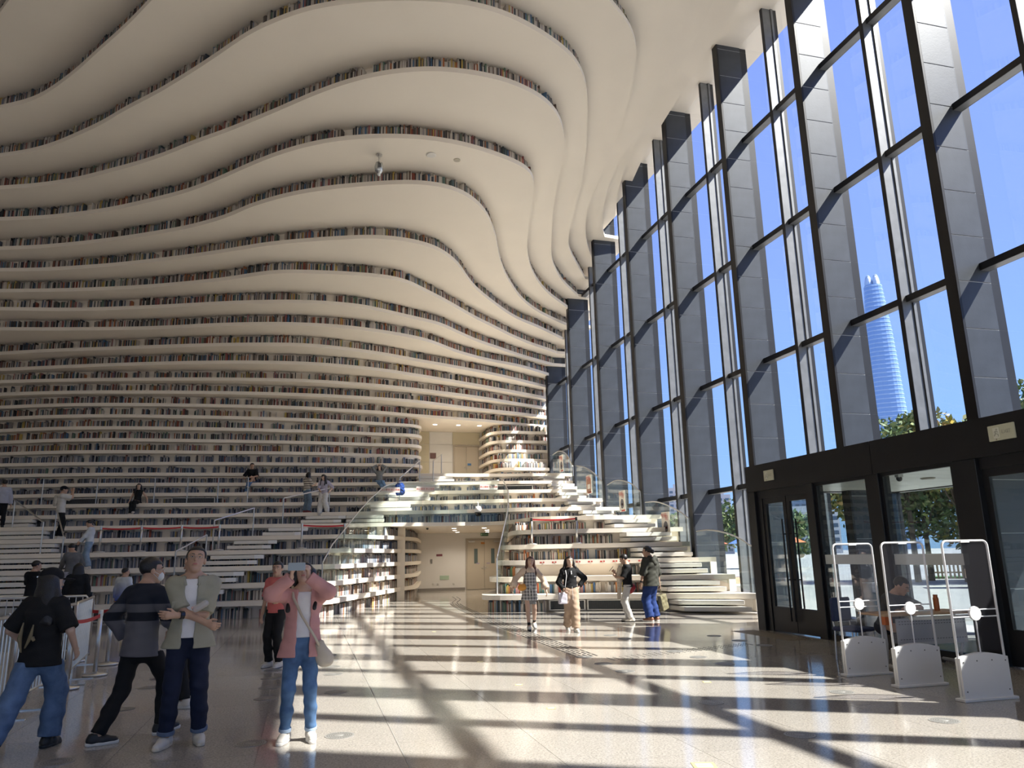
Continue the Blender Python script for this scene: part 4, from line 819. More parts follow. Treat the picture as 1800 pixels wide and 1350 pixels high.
# ------------------------------------------------------------------ guard's desk
M_WOOD = mat('desk_wood', (.50, .33, .19), .45, var=.15, vscale=6); M_DG = mat('desk_grey', (.45, .46, .46), .45)
dk = empty('desk', (8.34, 9.2, 0), -.04); tag(dk, 'folding desk with light wood top and perforated grey front by the lobby glass', 'desk')
MB().bbox((-.72, -.28, .715), (.74, .28, .745), .006).build('top', M_WOOD, dk)
MB().box((-.52, -.23, .33), (.60, -.215, .68)).build('front_panel', M_DG, dk)
hl = MB()
for q in range(24):
    for z in (.60, .635, .40): hl.box((-.48 + q * .045, -.232, z), (-.455 + q * .045, -.2301, z + .008))
tag(hl.build('perforations', mat('hole_dark', (.12, .12, .12), .6), dk), kind='stuff')
MB().box((-.3, -.245, .655), (.72, -.20, .70)).build('cable_tray', mat('tray_cream', (.75, .70, .58), .4), dk)
for s in (-1, 1):
    MB().tube([(s * .58 - .0, -.05, .70), (s * .62, -.12, .35), (s * .60, -.05, .08)], .022, 8).tube([(s * .60, -.30, .06), (s * .60, .28, .06)], .022, 8).build('leg', M_DG, dk)
    for yq in (-.3, .28): MB().lathe([(.0, -.012), (.03, -.012), (.03, .012), (0, .012)], 12, M=Matrix.Translation((s * .60, yq, .03)) @ Matrix.Rotation(math.pi / 2, 4, 'Y')).build('castor', M_CAPB, dk)
MB().box((-.66, -.2, .60), (-.55, -.1, .71)).build('lock_lever', mat('lever_orange', (.60, .14, .03), .5), dk)
tag(MB().lathe([(0, 0), (.038, 0), (.038, .17), (.03, .185), (.03, .22), (0, .22)], 16).build('thermos', mat('thermos_orange', (.45, .14, .04), .35), loc=(8.72, 9.2, .745)), 'orange thermos flask standing on the guard desk', 'flask')
ch = empty('chair', (8.02, 10.12, 0), .2); tag(ch, 'dark blue chair behind the guard desk', 'chair'); M_CHB = mat('chair_blue', (.02, .03, .09), .6)
MB().bbox((-.22, -.22, .42), (.22, .22, .48), .02).build('seat', M_CHB, ch); MB().bbox((-.21, .18, .55), (.21, .23, .90), .02).build('backrest', M_CHB, ch)
for sx in (-1, 1):
    for sy in (-1, 1): MB().tube([(sx * .19, sy * .19, .42), (sx * .2, sy * .21, 0)], .012, 6).build('leg', M_STEEL, ch)
MB().tube([(-.18, .2, .42), (-.18, .22, .6)], .012, 6).tube([(.18, .2, .42), (.18, .22, .6)], .012, 6).build('back_frame', M_STEEL, ch)

# ------------------------------------------------------------------ fittings on the terraces' undersides
pr = empty('spotlight', (1.56, 20.06, 13.1)); tag(pr, 'clear chrome spotlight fixture hanging under the curved shelf ceiling', 'spotlight')
MB().lathe([(0, 0), (.09, 0), (.09, -.03), (0, -.03)], 16).build('mount', M_STEEL, pr); MB().tube([(0, 0, -.03), (0, 0, -.22)], .025, 8).build('stem', M_STEEL, pr)
MB().lathe([(.02, -.22), (.10, -.27), (.13, -.38), (.12, -.52), (.06, -.60), (.01, -.62)], 16).build('housing', mat('fixture_clear', (.55, .56, .55), .12, metal=.7), pr, True); MB().box((-.05, -.14, -.46), (.05, -.11, -.33)).build('lens', mat('fixture_dark', (.08, .08, .08), .2), pr); MB().sphere((0, 0, -.63), .05, 12, 8).build('tip', mat('fixture_tip', (.75, .76, .75), .15), pr, True)
tag(MB().lathe([(0, 0), (.14, 0), (.15, -.015), (.12, -.03), (0, -.035)], 24).build('ceiling_sensor', mat('sensor_white', (.72, .70, .66), .4), loc=(3.03, 19.72, 13.1)), 'round white sensor on the curved shelf underside', 'sensor')
tag(MB().lathe([(0, 0), (.10, 0), (.10, -.015), (0, -.02)], 24).build('ceiling_disc', mat('cap_beige', (.50, .45, .36), .5), loc=(3.82, 19.84, 13.1)), 'small beige disc on the curved shelf underside', 'ceiling cap')
dc = empty('dome_camera', (6.4, 29.05, 3.45)); tag(dc, 'white and black dome camera above the passage', 'camera'); MB().tube([(0, .1, .25), (0, 0, .22), (0, 0, .08)], .02, 8).build('bracket', M_GW, dc); MB().lathe([(0, .10), (.10, .09), (.14, -.02), (.14, -.14), (0, -.14)], 20).build('housing', M_GW, dc, True); MB().sphere((0, 0, -.14), (.13, .13, .15), 18, 10).build('dome', mat('dome_black', (.01, .01, .012), .08), dc, True)
tag(MB().box((-.03, -.03, 0), (.03, .03, .03)).sphere((0, 0, -.01), .05, 12, 8).build('dome_camera', mat('cam_small', (.05, .05, .05), .3), loc=(4.7, 31.0, 2.78)), 'tiny dark dome camera under the passage ceiling', 'camera')
jn = MB()

# downlights in the passage and on the upper landing
def downlight(x, y, z, w, label, grp):
    d = empty('downlight', (x, y, z)); tag(d, label, 'downlight', grp)
    MB().lathe([(.0, 0), (.11, 0), (.13, -.012), (.13, .0), (.0, .012)], 20).build('rim', M_GW, d)
    m = bpy.data.materials.get('lamp_glow') or mat('lamp_glow', (1, 1, 1), .5); b = m.node_tree.nodes['Principled BSDF']; b.inputs['Emission Color'].default_value = (1, .90, .76, 1); b.inputs['Emission Strength'].default_value = 8
    MB().lathe([(.0, -.016), (.09, -.016), (.09, -.012), (0, -.012)], 20).build('lens', m, d)
    l = bpy.data.lights.new('downlight_lamp', 'SPOT'); l.energy = w; l.color = (1, .88, .72); l.spot_size = math.radians(150); l.spot_blend = .6; l.shadow_soft_size = .09
    o = bpy.data.objects.new('lamp', l); COL.objects.link(o); o.parent = d; o.location = (0, 0, -.03)
for q, (x, y) in enumerate(((5.9, 31.5), (7.2, 31.5), (6.4, 34.0), (7.9, 34.0), (7.0, 36.5), (8.5, 36.5))): downlight(x, y, S * 6 - T - .002, 52, 'round downlight in the passage ceiling', 'passage downlights')
for q, (x, y) in enumerate(((6.0, 37.2), (7.2, 37.2), (8.3, 37.2))): downlight(x, y, S * 17 - T - .002, 34, 'round downlight over the upper landing', 'landing downlights')

ep = MB(); ep.box((-.02, -.32, 0), (.02, .05, S * 6 - T)); tag(ep.build('trim_3', M_WHITE, loc=(3.72, 30.75, 0), rot=(0, 0, math.radians(-60))), kind='structure')

# ------------------------------------------------------------------ outdoors
M_PAVE = mat('plaza_paving', (.42, .405, .375), .8, var=.08, vscale=.4)
gr = MB().box((12.37, -400, -.5), (1600, 1600, -.06)).box((-400, -400, -.5), (12.37, -14.3, -.06)).box((-400, -14.3, -.5), (-30.3, 300, -.06)).build('ground', M_PAVE); tag(gr, kind='structure')
tag(MB().box((12.6, 14.9, -.06), (16.5, 36, .0)).build('path', mat('kerb_stone', (.50, .47, .43), .8)), kind='structure')
M_BARK = mat('bark', (.10, .075, .055), .9, bump=.3, bscale=20)
LEAF = {'green': island_ramp('leaves_green', [(.05, .10, .025), (.08, .14, .035), (.11, .17, .05), (.14, .20, .06), (.20, .24, .08), (.07, .12, .04), (.26, .27, .10), (.10, .15, .05)]),
        'yellow': island_ramp('leaves_yellowing', [(.16, .20, .05), (.30, .27, .06), (.10, .14, .04), (.42, .32, .06), (.20, .22, .07), (.34, .22, .06), (.13, .17, .05), (.24, .26, .09)])}
def tree(x, y, h, r, kind, label, n=2600, leaf=.20, grp='trees outside the glass wall'):
    t = empty('tree', (x, y, -.06)); tag(t, label, 'tree', grp); q = np.random.default_rng(int(abs(x * 31 + y * 17)))
    m = MB(); m.tube([(0, 0, 0), (.05, .03, h * .35), (0, .08, h * .7)], [.16, .12, .05], 8)
    C = []
    for i in range(9):
        a = i * 2.4; c = np.array((math.cos(a) * r * q.uniform(.2, .62), math.sin(a) * r * q.uniform(.2, .62), h * q.uniform(.42, .86))); C.append((c, r * q.uniform(.36, .55)))
        m.tube([(0, .05, h * .38 + .03 * i), tuple(c * np.array((.55, .55, .8))), tuple(c)], [.06, .04, .015], 5)
    m.build('trunk', M_BARK, t)
    ci = q.integers(0, len(C), n); cc = np.array([C[i][0] for i in ci]); cr = np.array([C[i][1] for i in ci])
    d = q.normal(size=(n, 3)); d /= np.linalg.norm(d, axis=1)[:, None]; p = cc + d * (cr * q.uniform(.35, 1.0, n) ** .5)[:, None] * np.array((1, 1, .8))
    u = q.normal(size=(n, 3)); u /= np.linalg.norm(u, axis=1)[:, None]; w = np.cross(u, q.normal(size=(n, 3))); w /= np.linalg.norm(w, axis=1)[:, None]
    L = leaf * q.uniform(.6, 1.2, n)[:, None]; V = np.stack([p - u * L, p + w * L * .45, p + u * L, p - w * L * .45], 1).reshape(-1, 3); F = np.arange(n * 4).reshape(-1, 4)
    o = link('foliage', quads_mesh('foliage', V, F, LEAF[kind]), t); tag(o, kind='stuff')
for x, y, h, r, kd, lb, n in ((30.0, 32.6, 9.2, 3.0, 'green', 'green tree rising above the left end of the lobby roof', 2600), (31.4, 30.9, 9.4, 2.8, 'yellow', 'yellowing tree above the middle of the lobby roof', 2600), (33.2, 29.2, 9.6, 2.6, 'green', 'green tree above the right end of the lobby roof', 2600), (35.4, 27.6, 11.5, 3.4, 'green', 'tallest green tree at the right edge beyond the facade', 3400),
                              (28.6, 34.6, 6.0, 2.6, 'yellow', 'low yellow tree seen through the lobby left doors', 2000), (34.2, 31.0, 6.4, 3.0, 'yellow', 'low yellowing tree behind the tan cart', 2600), (36.2, 29.2, 6.2, 3.0, 'green', 'low green tree behind the cart roof', 2400), (31.6, 33.4, 6.2, 3.0, 'green', 'low green tree seen through the middle lobby window', 2600)):
    tree(x, y, h, r, kd, lb, n)
for i, (x, y, h) in enumerate(((40.0, 70.0, 6.2), (43.0, 67.5, 6.6), (37.5, 72, 5.6), (46, 66, 5.5))): tree(x, y, h, 3.4, 'green', 'round green tree far off between the stair glass, ' + ['second from left', 'third from left', 'leftmost', 'rightmost'][i], 1500, .34, 'far trees beyond the stairs')
# far buildings
def tower_sections(z): return np.interp(z, [0, 215, 366, 440, 474], [29, 26.5, 20.5, 15, 12.2])
sk = empty('skyscraper', (941, 1036, -.06), math.atan2(-33, 36.6)); tag(sk, 'tall tapering blue glass skyscraper with rounded top far away', 'skyscraper')
M_TG = mat('hazed_tower_glass', (.20, .33, .56), .28, metal=.2); M_TB = mat('hazed_tower_band', (.30, .42, .62), .35)  # bluish haze of distance is mixed into the glass and band colours
def sect(z, g=0): 
    a = tower_sections(z); b = a * .8; tw = z / 474 * .35
    return [((a + g) * abs(math.cos(t)) ** .75 * math.copysign(1, math.cos(t)) * math.cos(tw) - (b + g) * abs(math.sin(t)) ** .75 * math.copysign(1, math.sin(t)) * math.sin(tw), (a + g) * abs(math.cos(t)) ** .75 * math.copysign(1, math.cos(t)) * math.sin(tw) + (b + g) * abs(math.sin(t)) ** .75 * math.copysign(1, math.sin(t)) * math.cos(tw), z) for t in np.linspace(0, 2 * math.pi, 24, endpoint=False)]
vs = []; fs = []; zs = list(np.linspace(0, 452, 40))
for z in zs: vs += sect(z)
for q in range(len(zs) - 1): fs += [(q * 24 + j, q * 24 + (j + 1) % 24, q * 24 + 24 + (j + 1) % 24, q * 24 + 24 + j) for j in range(24)]
fs.append(tuple(range((len(zs) - 1) * 24, len(zs) * 24))); MB().add(vs, fs).build('shaft', M_TG, sk, False)
bm = MB()
for z in np.arange(6, 450, 7.5):
    a, b = sect(z, .5), sect(z + 1.8, .5); bm.add(a + b, [(j, (j + 1) % 24, 24 + (j + 1) % 24, 24 + j) for j in range(24)] + [tuple(range(23, -1, -1)), tuple(range(24, 48))])
tag(bm.build('floor_bands', M_TB, sk), kind='stuff')
rb2 = MB()
for s in (-1, 1):
    rb2.tube([(s * 6 + 5.5 * math.cos(t), 0, 452 + 20 * math.sin(t)) for t in np.linspace(0, math.pi, 12)], 1.3, 6); rb2.sphere((s * 5.6, 0, 452), (6.2, 9, 19), 14, 8)
rb2.build('crown', mat('tower_crown', (.42, .52, .66), .4), sk)
def block(name, x, y, w, d, h, rot, m1, label, fl=3.4, win=True):
    b = empty(name, (x, y, -.06), rot); tag(b, label, 'building'); MB().box((-w / 2, -d / 2, 0), (w / 2, d / 2, h)).box((-w * .2, -d * .2, h), (w * .2, d * .2, h + 3)).build('walls', m1, b)
    if win:
        n = max(2, int(w / 4)); wm = MB()
        for z in np.arange(2, h - 2, fl):
            for i in range(n): wm.box((-w / 2 + (i + .2) * w / n, -d / 2 - .15, z), (-w / 2 + (i + .8) * w / n, -d / 2 + .1, z + fl * .55))
        tag(wm.build('windows', mat('far_window', (.10, .14, .19), .2), b), kind='stuff')
M_B1 = mat('far_concrete', (.42, .42, .44), .8); M_B2 = mat('far_white', (.62, .62, .62), .7); M_B3 = mat('far_blue', (.22, .30, .42), .5)
ang = math.atan2(-275, 533)
block('apartment_tower', 275.7, 533, 13, 12, 50.5, ang, M_B1, 'slim grey apartment tower beyond the third glass bay'); block('apartment_tower', 303.6, 517.5, 15, 12, 44, -.52, M_B1, 'grey apartment tower right of the stairs, beyond the glass')
block('office_block', 352, 487, 27, 14, 44, -.62, M_B3, 'blue banded office block seen through the left lobby doors', 5); block('low_building', 320, 507, 20, 14, 26, -.56, M_B2, 'low white building far beyond the stairs glass'); block('low_building', 232, 330, 44, 12, 20, -.6, M_B2, 'white low building with many windows behind the lobby doors')
block('low_building', 262, 560, 34, 14, 22, -.44, M_B1, 'low grey building far left beyond the stairs glass')
# tan cart
ct = empty('utility_cart', (28.4, 25.9, -.06), math.radians(-38)); tag(ct, 'tan open utility cart with a canvas roof parked outside', 'cart'); M_TAN = mat('cart_tan', (.45, .24, .10), .5); M_CREAM = mat('cart_cream', (.66, .56, .45), .6)
MB().bbox((-1.5, -.65, .35), (1.5, .65, .80), .05).bbox((.9, -.62, .78), (1.5, .62, 1.05), .05).build('body', M_TAN, ct); MB().bbox((-1.45, -.68, 1.92), (1.25, .68, 2.0), .03).sphere((-.1, 0, 1.98), (1.2, .6, .22), 16, 8).build('roof', M_CREAM, ct)
for x in (-1.35, -.1, 1.1):
    for yy in (-.6, .6): MB().tube([(x, yy, .8), (x - .05, yy, 1.93)], .03, 6).build('pillar', M_CREAM, ct)
for x in (-.9, .1): MB().bbox((x - .25, -.55, .80), (x + .3, .55, .92), .04).bbox((x - .3, -.55, .9), (x - .2, .55, 1.35), .03).build('seat', mat('cart_seat', (.55, .30, .12), .6), ct)
for x in (-1.0, 1.05):
    for yy in (-.66, .66): w_ = MB().lathe([(.05, -.09), (.26, -.09), (.29, -.05), (.29, .05), (.26, .09), (.05, .09)], 20, M=Matrix.Translation((x, yy, .29)) @ Matrix.Rotation(math.pi / 2, 4, 'X')).build('wheel', mat('tyre', (.03, .03, .03), .8), ct); MB().lathe([(0, -.1), (.15, -.1), (.15, .1), (0, .1)], 14, M=Matrix.Translation((x, yy, .29)) @ Matrix.Rotation(math.pi / 2, 4, 'X')).build('hub', mat('hub_grey', (.5, .5, .5), .4), w_)
MB().box((1.05, -.6, 1.06), (1.08, .6, 1.88)).build('windscreen', M_GLASS, ct)
fe = empty('picket_fence', (33.5, 35.5, -.06), math.atan2(-6.5, 7.6)); tag(fe, 'wooden picket fence with grass behind the middle lobby window', 'fence'); pk = MB().box((-.05, -.015, 0), (.05, .015, 1.15)).mesh('picket', mat('fence_wood', (.40, .31, .22), .8))
for i in range(56): link('picket', pk, fe, (i * .2, 0, 0))
MB().box((-.1, .015, .3), (11.2, .05, .38)).box((-.1, .015, .85), (11.2, .05, .93)).build('fence_rail', MATS['fence_wood'], fe)
tag(MB().box((0, .2, -.06), (11, 2.2, .02)).build('lawn', mat('grass', (.07, .16, .04), .9), loc=(33.5, 35.6, 0), rot=(0, 0, math.atan2(-6.5, 7.6))), 'green lawn strip behind the picket fence', 'lawn', kind='stuff')
# stone benches and low walls seen through the stair glass
for i, (x, y, w, c) in enumerate(((15.5, 24.5, 2.6, 'white'), (17.5, 30.5, 3.2, 'tan'))): tag(MB().bbox((-w / 2, -.5, 0), (w / 2, .5, .55), .03).build('stone_bench', mat('bench_' + c, (.62, .6, .56) if c == 'white' else (.45, .24, .13), .7), loc=(x, y, -.06), rot=(0, 0, .5)), c + ' stone block bench outside the stair glass', 'bench')
for i, (x, y, c, nm) in enumerate(((26.5, 47.5, (.65, .12, .05), 'red'), (29.0, 46.0, (.10, .22, .55), 'blue'), (31.0, 45.2, (.70, .20, .06), 'orange'))):
    u = empty('parasol', (x, y, -.06)); tag(u, nm + ' parasol far outside beyond the stair glass', 'parasol'); MB().tube([(0, 0, 0), (0, 0, 2.6)], .04, 6).build('pole', M_STEEL, u); MB().lathe([(1.5, 2.2), (.8, 2.55), (.05, 2.85)], 8).build('canopy', mat('parasol_' + nm, c, .6), u)

# ------------------------------------------------------------------ people: smooth-blended distance fields turned into meshes
def V3(*a): return np.array(a, float)
def unit(v): v = np.asarray(v, float); return v / max(np.linalg.norm(v), 1e-9)
def rotm(yaw=0, pitch=0, roll=0):
    """columns: right, forward, up; yaw about z (left positive), pitch up positive"""
    return np.array((Matrix.Rotation(math.radians(yaw), 3, 'Z') @ Matrix.Rotation(math.radians(pitch), 3, 'X') @ Matrix.Rotation(math.radians(roll), 3, 'Y')))
def cone(a, b, ra, rb, k=.02, u=None, s=1.): return ('c', V3(*a), V3(*b), ra, rb, k, None if u is None else unit(u), s, 1)
def ell(c, r, k=.02, R=None, sub=0): return ('e', V3(*c), V3(*r), R, 0, k, None, 1., -1 if sub else 1)
def rbox(c, hf, rd=.01, k=.01, R=None, sub=0): return ('b', V3(*c), V3(*hf), R, rd, k, None, 1., -1 if sub else 1)
def prim_bb(p):
    if p[0] == 'c':
        m = max(p[3], p[4]); return np.minimum(p[1], p[2]) - m, np.maximum(p[1], p[2]) + m
    m = np.linalg.norm(p[2]) if p[3] is not None else p[2]; return p[1] - m - p[4], p[1] + m + p[4]
def prim_d(p, X, Y, Z):
    if p[0] == 'c':
        a, b, ra, rb, u, s = p[1], p[2], p[3], p[4], p[6], p[7]; ba = b - a; L2 = max(float(ba @ ba), 1e-9)
        x, y, z = X - a[0], Y - a[1], Z - a[2]; t = np.clip((x * ba[0] + y * ba[1] + z * ba[2]) / L2, 0, 1)
        x, y, z = x - t * ba[0], y - t * ba[1], z - t * ba[2]
        if u is not None:
            q = (s - 1) * (x * u[0] + y * u[1] + z * u[2]); x, y, z = x + q * u[0], y + q * u[1], z + q * u[2]
        return np.sqrt(x * x + y * y + z * z) - (ra + (rb - ra) * t)
    x, y, z = X - p[1][0], Y - p[1][1], Z - p[1][2]
    if p[3] is not None: R = p[3]; x, y, z = (R[0, 0] * x + R[1, 0] * y + R[2, 0] * z, R[0, 1] * x + R[1, 1] * y + R[2, 1] * z, R[0, 2] * x + R[1, 2] * y + R[2, 2] * z)
    r = p[2]
    if p[0] == 'e':
        k0 = np.sqrt((x / r[0])**2 + (y / r[1])**2 + (z / r[2])**2); k1 = np.sqrt((x / r[0]**2)**2 + (y / r[1]**2)**2 + (z / r[2]**2)**2)
        return k0 * (k0 - 1) / np.maximum(k1, 1e-6)
    x, y, z = np.abs(x) - r[0], np.abs(y) - r[1], np.abs(z) - r[2]
    return np.sqrt(np.maximum(x, 0)**2 + np.maximum(y, 0)**2 + np.maximum(z, 0)**2) + np.minimum(np.maximum(x, np.maximum(y, z)), 0) - p[4]
def smin(a, b, k):
    h = np.maximum(k - np.abs(a - b), 0) / k; return np.minimum(a, b) - h * h * k * .25
def field(groups, h):
    """groups: list of dict(p=[prims], cut=[(point, normal)], k, wr): united into one field"""
    lo = np.min([prim_bb(p)[0] for g in groups for p in g['p'] if p[8] > 0], 0) - 2.5 * h - .012; hi = np.max([prim_bb(p)[1] for g in groups for p in g['p'] if p[8] > 0], 0) + 2.5 * h + .012
    n = np.ceil((hi - lo) / h).astype(int) + 1; f = np.full(n, .3, np.float32)
    ax = [(lo[i] + h * np.arange(n[i])).astype(np.float32) for i in range(3)]
    for g in groups:
        glo = np.min([prim_bb(p)[0] for p in g['p'] if p[8] > 0], 0); ghi = np.max([prim_bb(p)[1] for p in g['p'] if p[8] > 0], 0); pad = .05 + 2 * h
        i0 = np.clip(((glo - pad - lo) / h).astype(int), 0, n - 1); i1 = np.clip(((ghi + pad - lo) / h).astype(int) + 2, 1, n)
        gf = np.full(i1 - i0, .3, np.float32)
        for p in g['p']:
            a, b = prim_bb(p); j0 = np.clip(((a - pad - lo) / h).astype(int), i0, i1 - 1); j1 = np.clip(((b + pad - lo) / h).astype(int) + 2, i0 + 1, i1)
            X, Y, Z = ax[0][j0[0]:j1[0], None, None], ax[1][None, j0[1]:j1[1], None], ax[2][None, None, j0[2]:j1[2]]
            d = prim_d(p, X, Y, Z); q = j0 - i0; e = j1 - i0; sl = (slice(q[0], e[0]), slice(q[1], e[1]), slice(q[2], e[2]))
            if p[8] > 0: gf[sl] = smin(gf[sl], d, p[5])
            else: gf[sl] = -smin(-gf[sl], d, p[5])
        X, Y, Z = ax[0][i0[0]:i1[0], None, None], ax[1][None, i0[1]:i1[1], None], ax[2][None, None, i0[2]:i1[2]]
        if g.get('wr'):
            A = g['wr']; gf = gf + A * (np.sin(34 * Z + 9 * X + 2 * np.sin(17 * X + 5 * Y)) * np.sin(11 * X - 7 * Y + 6 * Z) + .6 * np.sin(61 * Z - 23 * X + 19 * Y)).astype(np.float32)
        for (pt, nr) in g.get('cut', []): gf = np.maximum(gf, (X - pt[0]) * nr[0] + (Y - pt[1]) * nr[1] + (Z - pt[2]) * nr[2])
        sl = (slice(i0[0], i1[0]), slice(i0[1], i1[1]), slice(i0[2], i1[2])); f[sl] = smin(f[sl], gf, g.get('k', .008))
    return f, lo, h
def nets(f, lo, h):
    s = f < 0; c = np.zeros(tuple(np.array(s.shape) - 1), np.int8)
    for dx in (0, 1):
        for dy in (0, 1):
            for dz in (0, 1): c += s[dx:s.shape[0] - 1 + dx, dy:s.shape[1] - 1 + dy, dz:s.shape[2] - 1 + dz]
    I = np.argwhere((c > 0) & (c < 8)); idx = np.full(c.shape, -1, np.int32); idx[tuple(I.T)] = np.arange(len(I))
    co = np.array([(a, b, d) for a in (0, 1) for b in (0, 1) for d in (0, 1)]); val = np.stack([f[I[:, 0] + a, I[:, 1] + b, I[:, 2] + d] for a, b, d in co], 1)
    acc = np.zeros((len(I), 3)); cnt = np.zeros(len(I))
    for i in range(8):
        for j in range(i + 1, 8):
            if np.abs(co[i] - co[j]).sum() != 1: continue
            a, b = val[:, i], val[:, j]; m = (a < 0) != (b < 0); t = np.where(m, a / np.where(m, a - b, 1), 0)
            acc += np.where(m[:, None], co[i] + t[:, None] * (co[j] - co[i]), 0); cnt += m
    V = lo + h * (I + acc / cnt[:, None]); F = []
    for ax in range(3):
        a0 = [slice(None)] * 3; a1 = [slice(None)] * 3; a0[ax] = slice(0, -1); a1[ax] = slice(1, None); s0, s1 = s[tuple(a0)], s[tuple(a1)]
        E_ = np.argwhere(s0 != s1); o1, o2 = [(1, 2), (2, 0), (0, 1)][ax]
        E_ = E_[(E_[:, o1] > 0) & (E_[:, o2] > 0) & (E_[:, o1] < c.shape[o1]) & (E_[:, o2] < c.shape[o2])]
        q = [];
        for d1, d2 in ((-1, -1), (0, -1), (0, 0), (-1, 0)):
            p = E_.copy(); p[:, o1] += d1; p[:, o2] += d2; q.append(idx[tuple(p.T)])
        q = np.stack(q, 1); fl = s0[tuple(E_.T)]; q[~fl] = q[~fl][:, ::-1]; F.append(q)
    F = np.vstack(F); F = F[(F >= 0).all(1)]; return V, F
def sdf_obj(name, groups, h, m, parent=None):
    V, F = nets(*field(groups, h)); me = quads_mesh(name, V, F, m, True); return link(name, me, parent)

def ik(a, t, l1, l2, pole):
    """elbow/knee position for a two-bone chain from a to t bending towards pole; also the reachable end"""
    a, t, pole = map(lambda q: np.asarray(q, float), (a, t, pole)); d = t - a; L = np.linalg.norm(d); L2 = min(L, (l1 + l2) * .998); d = d / max(L, 1e-6); t = a + d * L2
    x = (l1 * l1 - l2 * l2 + L2 * L2) / (2 * L2); y = math.sqrt(max(l1 * l1 - x * x, 0)); p = pole - d * (pole @ d); return a + d * x + unit(p) * y, t
def hand_prims(w, d, n, side, s, curl, rmin, spread=1.0, thumb=1.0):
    """w wrist, d direction of the palm, n palm normal (towards the inside)"""
    d = unit(d); n = unit(n - d * (n @ d)); lat = np.cross(d, n) * side; P = []      # lat points to the thumb side
    kn = w + d * .088 * s; P.append(cone(w - d * .01, kn - d * .012 * s, .026 * s, .034 * s, .012, n, 1.7)); rf = max(.0088 * s, rmin)
    for i, (o, L) in enumerate(((.030, .068), (.010, .078), (-.010, .072), (-.028, .056))):
        b = kn + lat * o * s * 1.02 - d * .012 * s; c1 = curl * (1 + .08 * i); dd = d * math.cos(c1 * .6) + n * math.sin(c1 * .6) + lat * (o * 1.5 * spread); m = b + unit(dd) * L * .55 * s
        d2 = d * math.cos(c1 * 1.5) + n * math.sin(c1 * 1.5); e = m + unit(d2) * L * .45 * s; d3 = d * math.cos(c1 * 2.2) + n * math.sin(c1 * 2.2); g = e + unit(d3) * L * .28 * s
        P += [cone(b, m, rf * 1.05, rf, .006), cone(m, e, rf, rf * .93, .004), cone(e, g, rf * .93, rf * .82, .004)]
    b = w + d * .022 * s + lat * .022 * s; dt = unit(d * .75 + lat * .75 * thumb + n * .35); m = b + dt * .042 * s; e = m + unit(d * .95 + lat * .15 * thumb + n * (.25 + curl * .4)) * .034 * s
    P += [cone(b, m, rf * 1.45, rf * 1.15, .012), cone(m, e, rf * 1.12, rf * .95, .006)]
    return P

SKIN = mat('skin', (.50, .31, .215), .5, var=.05, vscale=14); SKIN_L = mat('skin_light', (.60, .40, .30), .5, var=.04, vscale=14)
M_HAIR = mat('hair_black', (.012, .010, .010), .38, bump=.25, bscale=90); M_HAIRB = mat('hair_auburn', (.075, .028, .018), .4, bump=.25, bscale=90)
M_EYEW = mat('eye_white', (.70, .68, .66), .3); M_IRIS = mat('iris', (.02, .013, .01), .2); M_LIP = mat('lips', (.42, .16, .14), .45)
def cloth(name, c, var=.06, bump=.12, rough=.8): return mat(name, c, rough, bump=bump, bscale=120, var=var, vscale=9, spec=.25)

